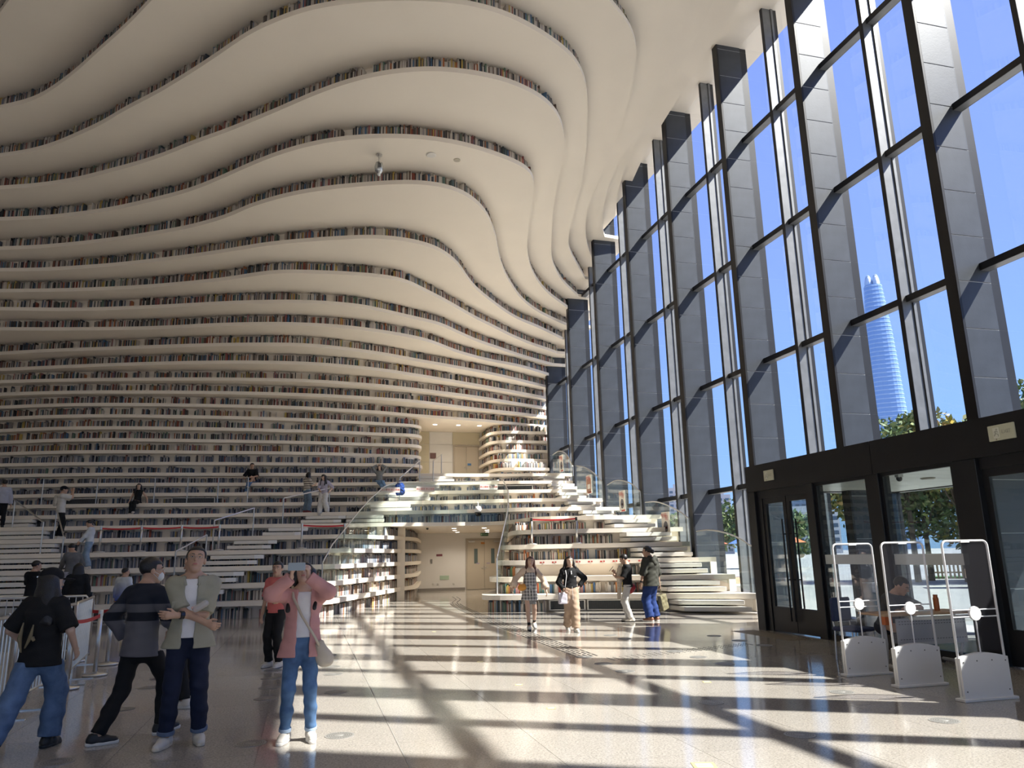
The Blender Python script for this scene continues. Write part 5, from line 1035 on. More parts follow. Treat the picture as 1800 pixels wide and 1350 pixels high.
def person(label, loc, heading, H=1.7, vox=.0075, male=True, skin=SKIN, hip=None, lean=0, side=0, tw=0, hy=0, hp=0, hr=0, ra=None, la=None, rpole=(.6, -.5, -.3), lpole=(-.6, -.5, -.3),
           rn=(-1, 0, 0), ln=(1, 0, 0), rd=None, ld=None, rcurl=.35, lcurl=.35, rf=(.09, 0, 0), lf=(-.09, 0, 0), ry=-6, ly=6, rp=0, lp=0, kpole=(0, 1, 0), rkp=None, lkp=None,
           top=None, over=None, bottom=None, shoes=None, hair=None, face=True, extras=None, hunch=0., group=None, width=1.0):
    s = H / 1.73; hipz = (.93 if hip is None else hip) * s; W = width * (1.0 if male else .93)
    ln_a, lr = math.radians(lean), math.radians(side); up = unit(V3(math.sin(lr), math.sin(ln_a), math.cos(ln_a) * math.cos(lr)))
    pel = V3(0, 0, hipz); ct, st = math.cos(math.radians(tw)), math.sin(math.radians(tw)); right = unit(np.cross(unit(V3(-st, ct, 0)), up)); fwd = np.cross(up, right)
    prt = V3(math.cos(math.radians(tw * .3)), math.sin(math.radians(tw * .3)), 0)
    T_ = lambda x, y, z: pel + (right * x * W + fwd * y + up * z) * s          # torso frame, z above the hip joint height
    neck0 = T_(0, -.012 + hunch, .515); neck1 = T_(0, .018 + hunch * 1.6, .572); HR = rotm(tw * .5 + hy, hp, hr); hc = neck1 + HR @ V3(0, .015, .104) * s
    sr, sl_ = T_(.172, -.01 + hunch * .7, .458), T_(-.172, -.01 + hunch * .7, .458); jr, jl = pel + prt * .088 * s * W + V3(0, 0, -.01), pel - prt * .088 * s * W + V3(0, 0, -.01)
    A1, A2 = .285 * s, .25 * s; L1, L2 = .425 * s, .43 * s
    ra = T_(.27, .03, -.07) if ra is None else np.asarray(ra, float) * s; la = T_(-.27, .03, -.07) if la is None else np.asarray(la, float) * s
    er, wr_ = ik(sr, ra, A1, A2, V3(*rpole)); el, wl_ = ik(sl_, la, A1, A2, V3(*lpole))
    feet = []
    for f, yaw, pt, j, kp in ((rf, ry, rp, jr, rkp), (lf, ly, lp, jl, lkp)):
        f = V3(*f); FR = rotm(yaw, pt); ank = f + FR @ V3(0, 0, .085 * s) ; kn, an = ik(j, ank, L1, L2, V3(*(kp or kpole))); feet.append((an, kn, FR, an - FR @ V3(0, 0, .085 * s)))
    rd = unit(wr_ - er) if rd is None else unit(V3(*rd)); ld = unit(wl_ - el) if ld is None else unit(V3(*ld)); rmin = vox * .8
    hd = lambda x, y, z: hc + HR @ V3(x, y, z) * s
    HS = s * (1.05 if male else 1.03); hd = lambda x, y, z: hc + HR @ V3(x, y, z) * HS
    head = [ell(hd(0, -.012, .030), V3(.077, .096, .086) * HS, .02, HR), ell(hd(0, .024, -.035), V3(.060, .066, .082) * HS, .03, HR), ell(hd(0, .062, -.096), V3(.026, .024, .020) * HS, .03, HR), cone(hd(0, .088, .012), hd(0, .107, -.020), .008 * HS, .0135 * HS, .012), ell(hd(0, .078, .030), V3(.052, .018, .012) * HS, .015, HR),
            ell(hd(.031, .101, .012), V3(.016, .014, .010) * HS, .010, HR, 1), ell(hd(-.031, .101, .012), V3(.016, .014, .010) * HS, .010, HR, 1), ell(hd(0, .088, -.056), V3(.025, .012, .011) * HS, .01, HR),
            ell(hd(.079, -.006, -.004), V3(.011, .020, .032) * HS, .008, HR), ell(hd(-.079, -.006, -.004), V3(.011, .020, .032) * HS, .008, HR), cone(neck0, hd(0, -.018, -.055), .060 * s, .050 * s, .03)]
    tb = .9 if male else .86
    body = [cone(T_(0, 0, .02), T_(0, 0, .17), .135 * s * tb, .118 * s * tb, .04, fwd, 1.35), cone(T_(0, 0, .17), T_(0, .0, .40), .118 * s * tb, .150 * s * tb, .05, fwd, 1.5), cone(sr - (sr - sl_) * .12, sl_ + (sr - sl_) * .12, .055 * s, .055 * s, .05), cone(T_(0, -.01, .46), neck1, .075 * s, .05 * s, .05), cone(T_(0, -.015, .55), sr, .045 * s, .045 * s, .04), cone(T_(0, -.015, .55), sl_, .045 * s, .045 * s, .04)]
    limb = [cone(sr, er, .050 * s, .038 * s, .03), cone(er, wr_, .038 * s, .026 * s, .02), cone(sl_, el, .050 * s, .038 * s, .03), cone(el, wl_, .038 * s, .026 * s, .02)]
    for (an, kn, FR, ft), j in zip(feet, (jr, jl)): limb += [cone(j, kn, .078 * s, .052 * s, .04), cone(kn, kn + (an - kn) * .35 - unit(V3(*kpole)) * .012, .050 * s, .053 * s, .02), cone(kn + (an - kn) * .35, an, .050 * s, .035 * s, .02), cone(an, ft + FR @ V3(0, .11, .035) * s, .034 * s, .028 * s, .02)]
    hands = hand_prims(wr_, rd, V3(*rn), 1, s, rcurl, rmin) + hand_prims(wl_, ld, V3(*ln), -1, s, lcurl, rmin)
    o = sdf_obj('person', [dict(p=body + limb), dict(p=head), dict(p=hands, k=.012)], vox, skin); o.location = loc; o.rotation_euler = (0, 0, math.radians(heading)); tag(o, label, 'person', group)
    J = dict(s=s, T=T_, hd=hd, HR=HR, sr=sr, sl=sl_, er=er, el=el, wr=wr_, wl=wl_, jr=jr, jl=jl, feet=feet, up=up, right=right, fwd=fwd, pel=pel, o=o, rd=rd, ld=ld, vox=vox, hc=hc)
    def torso_groups(loose, hem, sleeve, cut_neck=.505, flare=0., wr=.003, open_=0., sub=(), boxy=1.0):
        L = loose; fw = fwd; q = [cone(T_(0, 0, hem - .05), T_(0, 0, .14), (.205 * tb * boxy + L * .6 + flare) * s, (.140 * tb * boxy + L) * s, .05, fw, 1.38), cone(T_(0, 0, .14), T_(0, 0, .40), (.130 * tb * boxy + L) * s, (.160 * tb + L) * s, .05, fw, 1.42), cone(T_(0, -.012, .38), T_(0, -.008, .49), (.13 + L) * s, (.075 + L * .5) * s, .05, fw, 1.3), cone(sr - (sr - sl_) * .10, sl_ + (sr - sl_) * .10, (.058 + L * .4) * s, (.058 + L * .4) * s, .05), cone(T_(0, -.015, .53), sr, (.05 + L * .3) * s, (.05 + L * .3) * s, .04), cone(T_(0, -.015, .53), sl_, (.05 + L * .3) * s, (.05 + L * .3) * s, .04)]
        for w_ in open_ if isinstance(open_, (list, tuple)) else ([open_] if open_ else []):
            xc, wd, z0, z1 = w_; q.append(rbox(T_(xc, .16, (z0 + z1) / 2), V3(wd / 2, .155, (z1 - z0) / 2) * s, .004, .008, np.stack([right, fwd, up], 1), 1))
        q += list(sub)
        G = [dict(p=q, cut=[(T_(0, 0, hem), -up), (T_(0, .0, cut_neck + .035), up)], wr=wr)]
        for a, b, c in ((sr, er, wr_), (sl_, el, wl_)):
            r0, r1, r2 = (.060 + L * .4) * s, (.050 + L * .5) * s, (.040 + L * .5) * s
            if sleeve == 'none': continue
            if isinstance(sleeve, (int, float)): e = a + (b - a) * sleeve; G.append(dict(p=[cone(a, b, r0, (r0 + r1) / 2 + .008 * s, .02)], cut=[(e, unit(b - a))], k=.035, wr=wr))
            else:
                fr = {'long': .97, 'elbow': .30, 'puff': .88}[sleeve]; e = b + (c - b) * fr; r2 = r2 * (1.55 if sleeve == 'puff' else 1); G.append(dict(p=[cone(a, b, r0, r1 * (1.15 if sleeve == 'puff' else 1), .02), cone(b, e + (e - b) * .05, r1 * (1.15 if sleeve == 'puff' else 1), r2, .03)], cut=[(e, unit(c - b))], k=.035, wr=wr))
                if sleeve == 'puff': G[-1]['p'].append(ell(b + (c - b) * .62, V3(.085, .085, .085) * s, .05))
        return G
    if top: sdf_obj(top.get('name', 'shirt'), torso_groups(**{k: v for k, v in top.items() if k not in ('mat', 'name')}), vox, top['mat'], o)
    if over: J['over'] = sdf_obj(over.get('name', 'jacket'), torso_groups(**{k: v for k, v in over.items() if k not in ('mat', 'name')}), vox, over['mat'], o)
    if bottom:
        fit = bottom.get('fit', 'reg'); a, b, c = {'slim': (.094, .064, .052), 'reg': (.098, .074, .066), 'wide': (.115, .100, .102), 'short': (.11, .12, .13)}[fit]; wz = min(bottom.get('waist', .12), (top['hem'] + .045) if top else 9)
        if bottom.get('skirt'):
            G = [dict(p=[cone(T_(0, 0, wz), T_(0, .0, bottom['skirt'] - .05), .128 * s, (.175) * s, .04, fwd, 1.25)], cut=[(T_(0, 0, bottom['skirt']), -up), (T_(0, 0, wz), up)], wr=.004)]
        else:
            G = [dict(p=[cone(T_(0, 0, .0), T_(0, 0, wz), .142 * s * tb * 1.03, .130 * s * tb, .04, fwd, 1.3), cone(jr, jl, .09 * s, .09 * s, .05)], cut=[(T_(0, 0, wz), up)])]
            for (an, kn, FR, ft), j in zip(feet, (jr, jl)):
                fr = bottom.get('len', .97); e = kn + (an - kn) * fr; G.append(dict(p=[cone(j + V3(0, 0, .02), kn, a * s, b * s, .03), cone(kn, kn + (an - kn) * .5, b * s, (b + c) / 2 * s, .03), cone(kn + (an - kn) * .5, e + (an - kn) * .08, (b + c) / 2 * s, c * s, .03)], cut=[(e, unit(an - kn)), (T_(0, 0, wz), up)], k=.05, wr=bottom.get('wr', .0035)))
        sdf_obj(bottom.get('name', 'trousers'), G, vox, bottom['mat'], o)
        if bottom.get('cuff'):
            for (an, kn, FR, ft) in feet: e = kn + (an - kn) * bottom.get('len', .97); sdf_obj('cuff', [dict(p=[cone(e - (an - kn) * .09, e, (c + .008) * s, (c + .008) * s, .01)], cut=[(e, unit(an - kn)), (e - (an - kn) * .085, -unit(an - kn))])], vox, bottom['cuff'], o)
    if shoes:
        for (an, kn, FR, ft) in feet:
            F = lambda x, y, z: ft + FR @ V3(x, y, z) * s
            sh = sdf_obj('shoe', [dict(p=[cone(F(0, -.045, .050), F(0, .05, .045), .043 * s, .045 * s, .03), cone(F(0, .05, .040), F(0, .145, .030), .045 * s, .036 * s, .03), cone(F(0, -.035, .05), F(0, -.025, .10 + shoes.get('high', 0)), .044 * s, .045 * s, .03)], cut=[(F(0, 0, .022), -FR[:, 2]), (F(0, 0, .105 + shoes.get('high', 0)), FR[:, 2])])], max(vox * .9, .006), shoes['mat'], o)
            if shoes.get('sole'): sdf_obj('sole', [dict(p=[cone(F(0, -.052, .020), F(0, .05, .018), .044 * s, .047 * s, .02), cone(F(0, .05, .018), F(0, .152, .018), .047 * s, .037 * s, .02)], cut=[(F(0, 0, .0), -FR[:, 2]), (F(0, 0, .032), FR[:, 2])])], max(vox * .9, .006), shoes['sole'], sh)
            if shoes.get('lace'):
                m = MB()
                for q in range(4): y, z = .045 + q * .02, .086 - q * .007; m.tube([F(-.024, y, z - .012), F(0, y + .004, z + .001), F(.024, y, z - .012)], .004 * s, 5)
                m.build('laces', shoes['lace'], sh)
            if shoes.get('sock'): sdf_obj('sock', [dict(p=[cone(an, kn, .038 * s, .056 * s, .01)], cut=[(an + (kn - an) * .22, unit(kn - an)), (an, -unit(kn - an))])], vox, shoes['sock'], o)
    if hair:
        stl = hair.get('style', 'short'); R = HR
        P = [ell(hd(0, -.016, .040), V3(.087, .106, .092) * HS, .01, R)]
        fx = hair.get('fringe', .062)
        P.append(rbox(hd(0, .11, fx - .155), V3(.066, .075, .145) * HS, .012, .015, R, 1))           # open face
        cut = []
        if stl in ('short', 'fade', 'bun', 'cap'): P.append(rbox(hd(0, .02, -.125), V3(.12, .075, .09) * HS, .01, .02, R, 1)); P.append(rbox(hd(0, -.02, -.17), V3(.14, .14, .085) * HS, .01, .02, R, 1))
        if stl == 'fade': P += [ell(hd(.12, .0, -.045), V3(.05, .10, .07) * HS, .02, R, 1), ell(hd(-.12, .0, -.045), V3(.05, .10, .07) * HS, .02, R, 1)]
        if stl == 'bun': P.append(ell(hd(0, -.125, -.01), V3(.045, .045, .05) * HS, .02, R))
        if stl == 'tail': P += [ell(hd(0, -.11, .05), V3(.03, .035, .03) * HS, .02, R), cone(hd(0, -.13, .05), hd(0, -.17, -.12), .03 * HS, .018 * HS, .02), rbox(hd(0, .02, -.125), V3(.12, .075, .09) * HS, .01, .02, R, 1)]
        if stl == 'long':
            Lh = hair.get('len', .34); dn = lambda x, y, z: hd(x, y, .02) * 0 + (hc + HR @ V3(x, y, 0) * s + V3(0, 0, z) * s); w = hair.get('w', 1.0)
            for x, y in ((0, -.07), (.04, -.062), (-.04, -.062), (.068, -.04), (-.068, -.04)): P.append(cone(hd(x, y, .02), dn(x * 1.25 * w, y - .035, -Lh * (1 - abs(x))), .045 * HS, .032 * HS * w, .04))
            for sd in hair.get('sides', (1, -1)): P += [cone(hd(sd * .072, -.01, .02), dn(sd * .090 * w, .0, -.14), .030 * HS, .034 * HS, .02), cone(dn(sd * .090 * w, .0, -.14), dn(sd * .105 * w, hair.get('fwd', .03), -Lh), .034 * HS, .022 * HS, .02)]
        sdf_obj('hair', [dict(p=P, wr=.0022)], vox, hair['mat'], o)
        if stl == 'cap':
            pass
    if face:
        Mh = Matrix(HR.tolist()); m = MB(); mi = MB(); mb = MB(); ml = MB()
        for sd in (-1, 1):
            m.sphere(hd(sd * .031, .080, .012), tuple(V3(.0115, .009, .0052) * HS), 10, 6, Mh); mi.sphere(hd(sd * .031, .0865, .0115), tuple(V3(.0055, .004, .0052) * HS), 8, 6, Mh); mb.tube([hd(sd * .014, .093, .032), hd(sd * .033, .090, .037), hd(sd * .052, .076, .031)], .0042 * HS, 5)
        ml.sphere(hd(0, .098, -.055), tuple(V3(.022, .006, .0075) * HS), 12, 6, Mh); m.build('eyes', M_EYEW, o, True); mi.build('irises', M_IRIS, o, True); mb.build('eyebrows', M_HAIR, o, True); ml.build('mouth', M_LIP, o, True)
    if extras: extras(J)
    return J
# small wearables
def glasses(J, m=None):
    hd, s = J['hd'], J['s']; g = MB()
    for sd in (-1, 1):
        g.tube([hd(sd * .032 + .024 * math.cos(t), .103, .010 + .019 * math.sin(t)) for t in np.linspace(0, 2 * math.pi, 15)], .0018, 5, False); g.tube([hd(sd * .056, .100, .014), hd(sd * .078, .0, .012)], .0018, 5)
    g.tube([hd(-.008, .106, .014), hd(.008, .106, .014)], .0018, 5); g.build('glasses', m or mat('spectacle_metal', (.45, .38, .30), .3, metal=.8), J['o'])
def phone(J, c, R, label_col=(.30, .36, .42), w=.15, h=.074):
    Mx = Matrix.Translation(c) @ Matrix(R.tolist()).to_4x4(); p = MB().bbox((-w / 2, -.0045, -h / 2), (w / 2, .0045, h / 2), .004, Mx).build('phone', mat('phone_%d' % int(label_col[0] * 100), label_col, .3), J['o'])
    MB().bbox((w / 2 - .035, .0045, h / 2 - .033), (w / 2 - .006, .007, h / 2 - .006), .002, Mx).build('phone_camera', mat('phone_lens', (.02, .02, .025), .15), p)
def strap(J, pts, w, m, name='strap'): MB().tube([tuple(p) for p in pts], w, 6).build(name, m, J['o'], True)
def soft(J, name, prims, m, vox=None, cut=None, wr=.003): return sdf_obj(name, [dict(p=prims, cut=cut or [], wr=wr)], vox or J['vox'], m, J['o'])

NAVY = cloth('navy_knit', (.010, .013, .024)); BLK = cloth('black_cotton', (.012, .012, .013)); WHT = cloth('white_cotton', (.74, .74, .76), .03)
JEAN = cloth('blue_denim', (.10, .19, .36), .25); JEAND = cloth('dark_denim', (.012, .017, .040), .2); SAGE = cloth('sage_linen', (.33, .32, .25), .05); PINK = cloth('pink_jacket', (.56, .29, .275), .05)
SNK = mat('sneaker_white', (.66, .62, .55), .5); SOLE = mat('sole_cream', (.62, .56, .45), .6); SOLEW = mat('sole_white', (.68, .66, .62), .6); BSH = mat('shoe_black', (.015, .015, .016), .5); LACE = mat('lace_cream', (.62, .56, .40), .7)
def bands(name, stops, axis=2, rough=.85):
    """constant colour bands by object height: [(z, colour)...] from below"""
    m = bpy.data.materials.new(name); m.use_nodes = True; n = m.node_tree; b = n.nodes['Principled BSDF']; b.inputs['Roughness'].default_value = rough
    tc = n.nodes.new('ShaderNodeTexCoord'); sp = n.nodes.new('ShaderNodeSeparateXYZ'); mr = n.nodes.new('ShaderNodeMapRange'); r = n.nodes.new('ShaderNodeValToRGB'); z0, z1 = stops[0][0], stops[-1][0] + .3
    mr.inputs[1].default_value = z0; mr.inputs[2].default_value = z1; n.links.new(tc.outputs['Object'], sp.inputs[0]); n.links.new(sp.outputs[axis], mr.inputs[0]); n.links.new(mr.outputs[0], r.inputs[0]); r.color_ramp.interpolation = 'CONSTANT'
    while len(r.color_ramp.elements) < len(stops): r.color_ramp.elements.new(0)
    for e, (z, c) in zip(r.color_ramp.elements, stops): e.position = (z - z0) / (z1 - z0); e.color = (*c, 1)
    n.links.new(r.outputs[0], b.inputs['Base Color']); return m

# --- the girl in the black cap, walking away to the right at the left edge
def cap_extra(J):
    hd, R = J['hd'], J['HR']; s = J['s']
    c = soft(J, 'cap', [ell(hd(0, -.014, .062), V3(.098, .116, .088) * s, .01, R)], cloth('cap_black', (.010, .010, .012)), cut=[(hd(0, 0, .035), -R[:, 2])], wr=0)
    soft(J, 'cap_brim', [ell(hd(0, .135, .038), V3(.082, .085, .012) * s, .01, R)], MATS['cap_black'], wr=0)
    MB().box((-.02, -.003, -.006), (.02, .003, .006), Matrix.Translation(hd(-.05, -.105, .05)) @ Matrix.Rotation(.4, 4, 'Z')).build('cap_buckle', M_STEEL, J['o'])
    T = J['T']; vs = [T(-.13, -.158, .16), T(-.06, -.172, .30), T(.02, -.17, .12), T(-.03, -.172, -.02), T(-.12, -.16, .0)]
    MB().tube([T(-.10, -.165, .30), T(-.125, -.163, .15), T(-.09, -.166, .02)], [.006, .02, .006], 8).tube([T(.02, -.172, .28), T(.0, -.172, .16), T(-.05, -.17, .06)], [.005, .018, .006], 8).tube([T(.02, -.172, .16), T(.045, -.17, .13)], [.02, .012], 8).build('shirt_print', mat('print_gold', (.20, .16, .09), .7), J['o'])
person('woman in black cap and loose black T-shirt with jeans, seen from behind at left', (-2.34, 8.15, 0), -20, 1.60, .008, False, SKIN_L, hip=.90, hy=-26, hp=-4, hr=0, ra=(.27, .14, .92), la=(-.22, .10, .95), rf=(.07, .14, 0), lf=(-.10, -.42, .03), ry=0, ly=4, lp=-28, lkp=(0, 1, 0),
       top=dict(mat=BLK, loose=.050, hem=-.12, sleeve=.95, boxy=1.08), bottom=dict(mat=cloth('wide_denim', (.10, .165, .29), .28), fit='wide'), shoes=dict(mat=BSH, sole=BSH), hair=dict(mat=M_HAIR, style='long', len=.40, w=1.55, fwd=-.06), extras=cap_extra)
# --- man in the striped sweater, walking right, face turned in profile with a mask
KNIT = bands('striped_knit', [(.5, (.115, .115, .135)), (1.075, (.008, .010, .018)), (1.155, (.105, .105, .12)), (1.235, (.010, .014, .027))])
def mask_extra(J):
    hd, s = J['hd'], J['s']; soft(J, 'mask', [ell(hd(0, .062, -.050), V3(.056, .056, .052) * s, .01, J['HR'])], mat('mask_white', (.78, .78, .76), .6), cut=[(hd(0, .03, 0), -J['HR'][:, 1])], wr=0)
    m = MB()
    for sd in (-1, 1): m.tube([hd(sd * .055, .06, -.03), hd(sd * .082, .0, -.005)], .0022, 5); m.tube([hd(sd * .05, .06, -.075), hd(sd * .082, -.002, -.025)], .0022, 5)
    m.build('mask_loop', MATS['mask_white'], J['o']); glasses(J, mat('spectacle_pale', (.55, .5, .42), .3, metal=.5))
person('man in navy and grey striped sweater with a white face mask, walking right', (-1.52, 8.25, 0), -42, 1.70, .0072, True, SKIN, hip=.895, lean=2, tw=6, hy=-30, hp=-3, ra=(.17, .24, 1.02), la=(-.26, .02, .92), rpole=(.7, -.5, -.2), rn=(-1, 0, 0), rf=(.08, .26, .02), lf=(-.14, -.26, 0), ry=-10, ly=-32, rp=6, lp=0,
       top=dict(mat=KNIT, loose=.040, hem=-.13, sleeve='long', name='sweater', cut_neck=.52), bottom=dict(mat=BLK, fit='reg'), shoes=dict(mat=BSH, sole=SOLEW), hair=dict(mat=M_HAIR, style='short', fringe=.06), extras=mask_extra)
# --- man with folded arms facing the camera
def folded_extra(J):
    glasses(J); T, s, o = J['T'], J['s'], J['o']; d = unit(J['wl'] - J['el']); c = J['wl'] - d * .045
    MB().tube([c - d * .018, c + d * .018], .036 * s, 14).build('watch_strap', mat('watch_black', (.01, .01, .01), .4), o); n_ = unit(V3(0, 1, .25)); n_ = n_ - d * (n_ @ d); Rw = Matrix(np.stack([unit(np.cross(n_, d)), d, unit(n_)], 1).tolist()).to_4x4(); MB().bbox((-.018, -.02, .030), (.018, .02, .042), .004, Matrix.Translation(c) @ Rw).build('watch', mat('watch_face', (.012, .012, .015), .12), o)
    for sd in (1, -1):                                      # collar and chest pockets
        MB().tube([T(sd * .075, -.04, .54), T(sd * .085, .045, .515), T(sd * .055, .105, .455)], [.022, .026, .014], 8).build('collar', SAGE, o, True)
        Rt = Matrix(np.stack([J['right'], J['fwd'], J['up']], 1).tolist()).to_4x4(); MB().bbox((-.055, -.012, -.03), (.055, .006, .03), .004, Matrix.Translation(T(sd * .105, .128, .285)) @ Rt).build('pocket_flap', SAGE, o)
    soft(J, 'bottle', [cone(T(-.055, .19, .245), T(-.13, .185, .29), .032, .032, .01)], glass_mat('bottle_plastic', (.92, .92, .92), 1.2, haze=.35, hcol=(.75, .72, .72)), wr=0); soft(J, 'bottle_cap', [cone(T(-.03, .19, .255), T(-.045, .19, .248), .016, .016, .005)], mat('cap_pink', (.62, .38, .34), .5), wr=0)
person('man in open sage shirt over white T-shirt with arms folded, facing the camera', (-1.04, 7.92, 0), 186, 1.76, .007, True, SKIN, hip=.93, hy=4, hp=14, hr=-4, tw=-4, ra=(-.13, .215, 1.055), la=(.115, .165, 1.125), rpole=(.9, -.25, -.75), lpole=(-.9, -.25, -.75), rn=(-.2, -1, .1), ln=(.2, -1, .1), rcurl=.9, lcurl=.6, rf=(.14, .05, 0), lf=(-.14, -.02, 0), ry=-22, ly=8,
       top=dict(mat=WHT, loose=.012, hem=-.01, sleeve=.4, name='tee', cut_neck=.475), over=dict(mat=SAGE, loose=.032, hem=-.10, sleeve=.92, name='open_shirt', open_=[(.005, .10, -.2, .60)], cut_neck=.50, flare=.05), bottom=dict(mat=JEAND, fit='reg', cuff=cloth('cuff_blue', (.12, .16, .24)), len=.95), shoes=dict(mat=SNK, sole=SOLE, lace=LACE), hair=dict(mat=M_HAIR, style='fade', fringe=.075), extras=folded_extra)
# --- woman in the pink jacket photographing upwards
def pink_extra(J):
    T, hd, s = J['T'], J['hd'], J['s']; m = (J['wr'] + J['wl']) / 2; c = m + V3(.03, .075, .095); phone(J, c, rotm(180, -22), (.34, .41, .46), .155, .078)
    STR = cloth('strap_cream', (.52, .46, .37)); strap(J, [T(.12, .02, .55), T(.10, .13, .44), T(.0, .175, .26), T(-.14, .17, .06), T(-.19, .13, -.03)], .013, STR); soft(J, 'bag', [cone(T(-.20, .11, -.02), T(-.26, .06, -.16), .045, .075, .05, J['fwd'], 1.4), ell(T(-.23, .08, -.15), (.07, .05, .07), .04)], cloth('bag_cream', (.55, .49, .40)), wr=.004); glasses(J, mat('spectacle_dark', (.05, .04, .04), .3))
person('woman in pink jacket, white top and jeans raising a phone to photograph the ceiling', (-.02, 7.70, 0), 178, 1.62, .007, False, SKIN_L, hip=.915, lean=-3, hp=24, hr=4, hy=-4, ra=(.115, .25, 1.565), la=(-.05, .25, 1.565), rpole=(.95, .0, -.7), lpole=(-.95, .0, -.7), rn=(-1, .1, 0), ln=(1, .1, 0), rd=(-.1, .35, .95), ld=(.1, .35, .95), rcurl=.85, lcurl=.85, rf=(.115, .02, 0), lf=(-.115, 0, 0), ry=-14, ly=8,
       top=dict(mat=WHT, loose=.014, hem=.055, sleeve=.4, name='top', cut_neck=.46), over=dict(mat=PINK, loose=.042, hem=-.13, sleeve='long', name='jacket', open_=[(-.015, .12, -.25, .60)], flare=.05, cut_neck=.49), bottom=dict(mat=cloth('mid_denim', (.085, .165, .31), .3), fit='slim', len=.96, cuff=cloth('frayed_hem', (.35, .45, .58)), waist=.13), shoes=dict(mat=SNK, sole=SOLEW, lace=SNK), hair=dict(mat=M_HAIR, style='long', len=.40, w=1.25, fwd=.14, sides=(1, -1)), extras=pink_extra)
# --- man in black half hidden behind the folded-arm man
person('man in black T-shirt and white collar standing behind the folded-arm man', (-1.27, 9.9, 0), 60, 1.72, .010, True, SKIN, hy=10, hp=-12, ra=(.30, .12, .90), la=(-.28, .08, .88), rf=(.12, .06, 0), lf=(-.12, -.05, 0), top=dict(mat=BLK, loose=.045, hem=-.08, sleeve=.9), bottom=dict(mat=BLK, fit='reg'), shoes=dict(mat=SNK, sole=SOLEW), hair=dict(mat=M_HAIR, style='short'))
# --- woman mostly hidden behind the pink jacket
person('woman in coral top and black trousers half hidden behind the pink jacket', (-.44, 12.9, 0), 150, 1.60, .012, False, SKIN, hy=15, top=dict(mat=cloth('coral_top', (.62, .16, .15)), loose=.03, hem=-.05, sleeve=.9), bottom=dict(mat=BLK, fit='reg'), shoes=dict(mat=SNK, sole=SOLEW), hair=dict(mat=M_HAIR, style='short'), la=(-.22, .22, 1.1))

# --- two women walking towards the camera in the sun
PLAID = mat('plaid_base', (.36, .36, .37), .85)
def plaid():
    m = bpy.data.materials.new('plaid'); m.use_nodes = True; n = m.node_tree; b = n.nodes['Principled BSDF']; b.inputs['Roughness'].default_value = .85; tc = n.nodes.new('ShaderNodeTexCoord'); sp = n.nodes.new('ShaderNodeSeparateXYZ'); n.links.new(tc.outputs['Object'], sp.inputs[0]); outs = []
    for ax, f in ((0, 95), (2, 90)):
        a = n.nodes.new('ShaderNodeMath'); a.operation = 'MULTIPLY'; a.inputs[1].default_value = f; c = n.nodes.new('ShaderNodeMath'); c.operation = 'SINE'; n.links.new(sp.outputs[ax], a.inputs[0]); n.links.new(a.outputs[0], c.inputs[0]); outs.append(c)
    ad = n.nodes.new('ShaderNodeMath'); ad.operation = 'ADD'; n.links.new(outs[0].outputs[0], ad.inputs[0]); n.links.new(outs[1].outputs[0], ad.inputs[1]); mr = n.nodes.new('ShaderNodeMapRange'); mr.inputs[1].default_value = -2; mr.inputs[2].default_value = 2; n.links.new(ad.outputs[0], mr.inputs[0]); r = n.nodes.new('ShaderNodeValToRGB')
    r.color_ramp.elements[0].color = (.06, .06, .07, 1); r.color_ramp.elements[1].color = (.62, .61, .60, 1); n.links.new(mr.outputs[0], r.inputs[0]); n.links.new(r.outputs[0], b.inputs['Base Color']); return m
M_PLAID = plaid(); CREAMB = cloth('cream_blouse', (.66, .52, .40), .04)
def plaid_extra(J):
    T = J['T']; soft(J, 'dress', [cone(T(0, 0, -.26), T(0, 0, .10), .20, .145, .05, J['fwd'], 1.3), cone(T(0, 0, .10), T(0, 0, .36), .140, .152, .05, J['fwd'], 1.32)], M_PLAID, cut=[(T(0, 0, -.24), -J['up']), (T(0, 0, .42), J['up'])]); W_ = mat('sash_white', (.70, .68, .66), .7)
    MB().tube([T(-.14, .05, .105), T(0, .135, .10), T(.14, .05, .105)], .014, 8).tube([T(0, .14, .10), T(-.05, .16, -.02), T(-.06, .165, -.15)], .010, 6).tube([T(0, .14, .10), T(.03, .16, .0), T(.02, .165, -.12)], .010, 6).tube([T(0, .14, .1), T(.06, .15, .12), T(0, .14, .1), T(-.06, .15, .12)], .012, 6).build('sash', W_, J['o'], True)
    strap(J, [T(.16, .0, .50), T(.17, .08, .30), T(.20, .10, .10)], .009, mat('strap_tan', (.50, .36, .24), .5)); soft(J, 'bag', [ell(T(.22, .10, .06), (.10, .05, .075), .02), cone(T(.16, .10, .12), T(.28, .10, .10), .02, .02, .03)], mat('bag_orange', (.72, .32, .05), .4), wr=.003)
person('woman in cream blouse and grey plaid dress with an orange bag, walking', (4.92, 16.95, 0), 172, 1.60, .010, False, SKIN_L, hip=.925, side=-2, hr=-6, hp=4, ra=(.42, .10, .98), la=(-.40, .05, .92), rpole=(.8, -.5, 0), lpole=(-.8, -.5, 0), rf=(.06, .20, 0), lf=(-.12, -.26, .06), ry=-4, ly=2, lp=-24,
       top=dict(mat=CREAMB, loose=.02, hem=.08, sleeve='puff', name='blouse'), bottom=dict(mat=cloth('grey_skirt', (.26, .26, .26)), skirt=-.33, name='skirt'), shoes=dict(mat=mat('trainer_white', (.78, .77, .74), .5), sole=mat('trainer_sole', (.10, .10, .10), .6), sock=cloth('sock_black', (.02, .02, .02)), lace=BSH), hair=dict(mat=M_HAIRB, style='long', len=.30, w=1.15, fwd=.05), extras=plaid_extra)
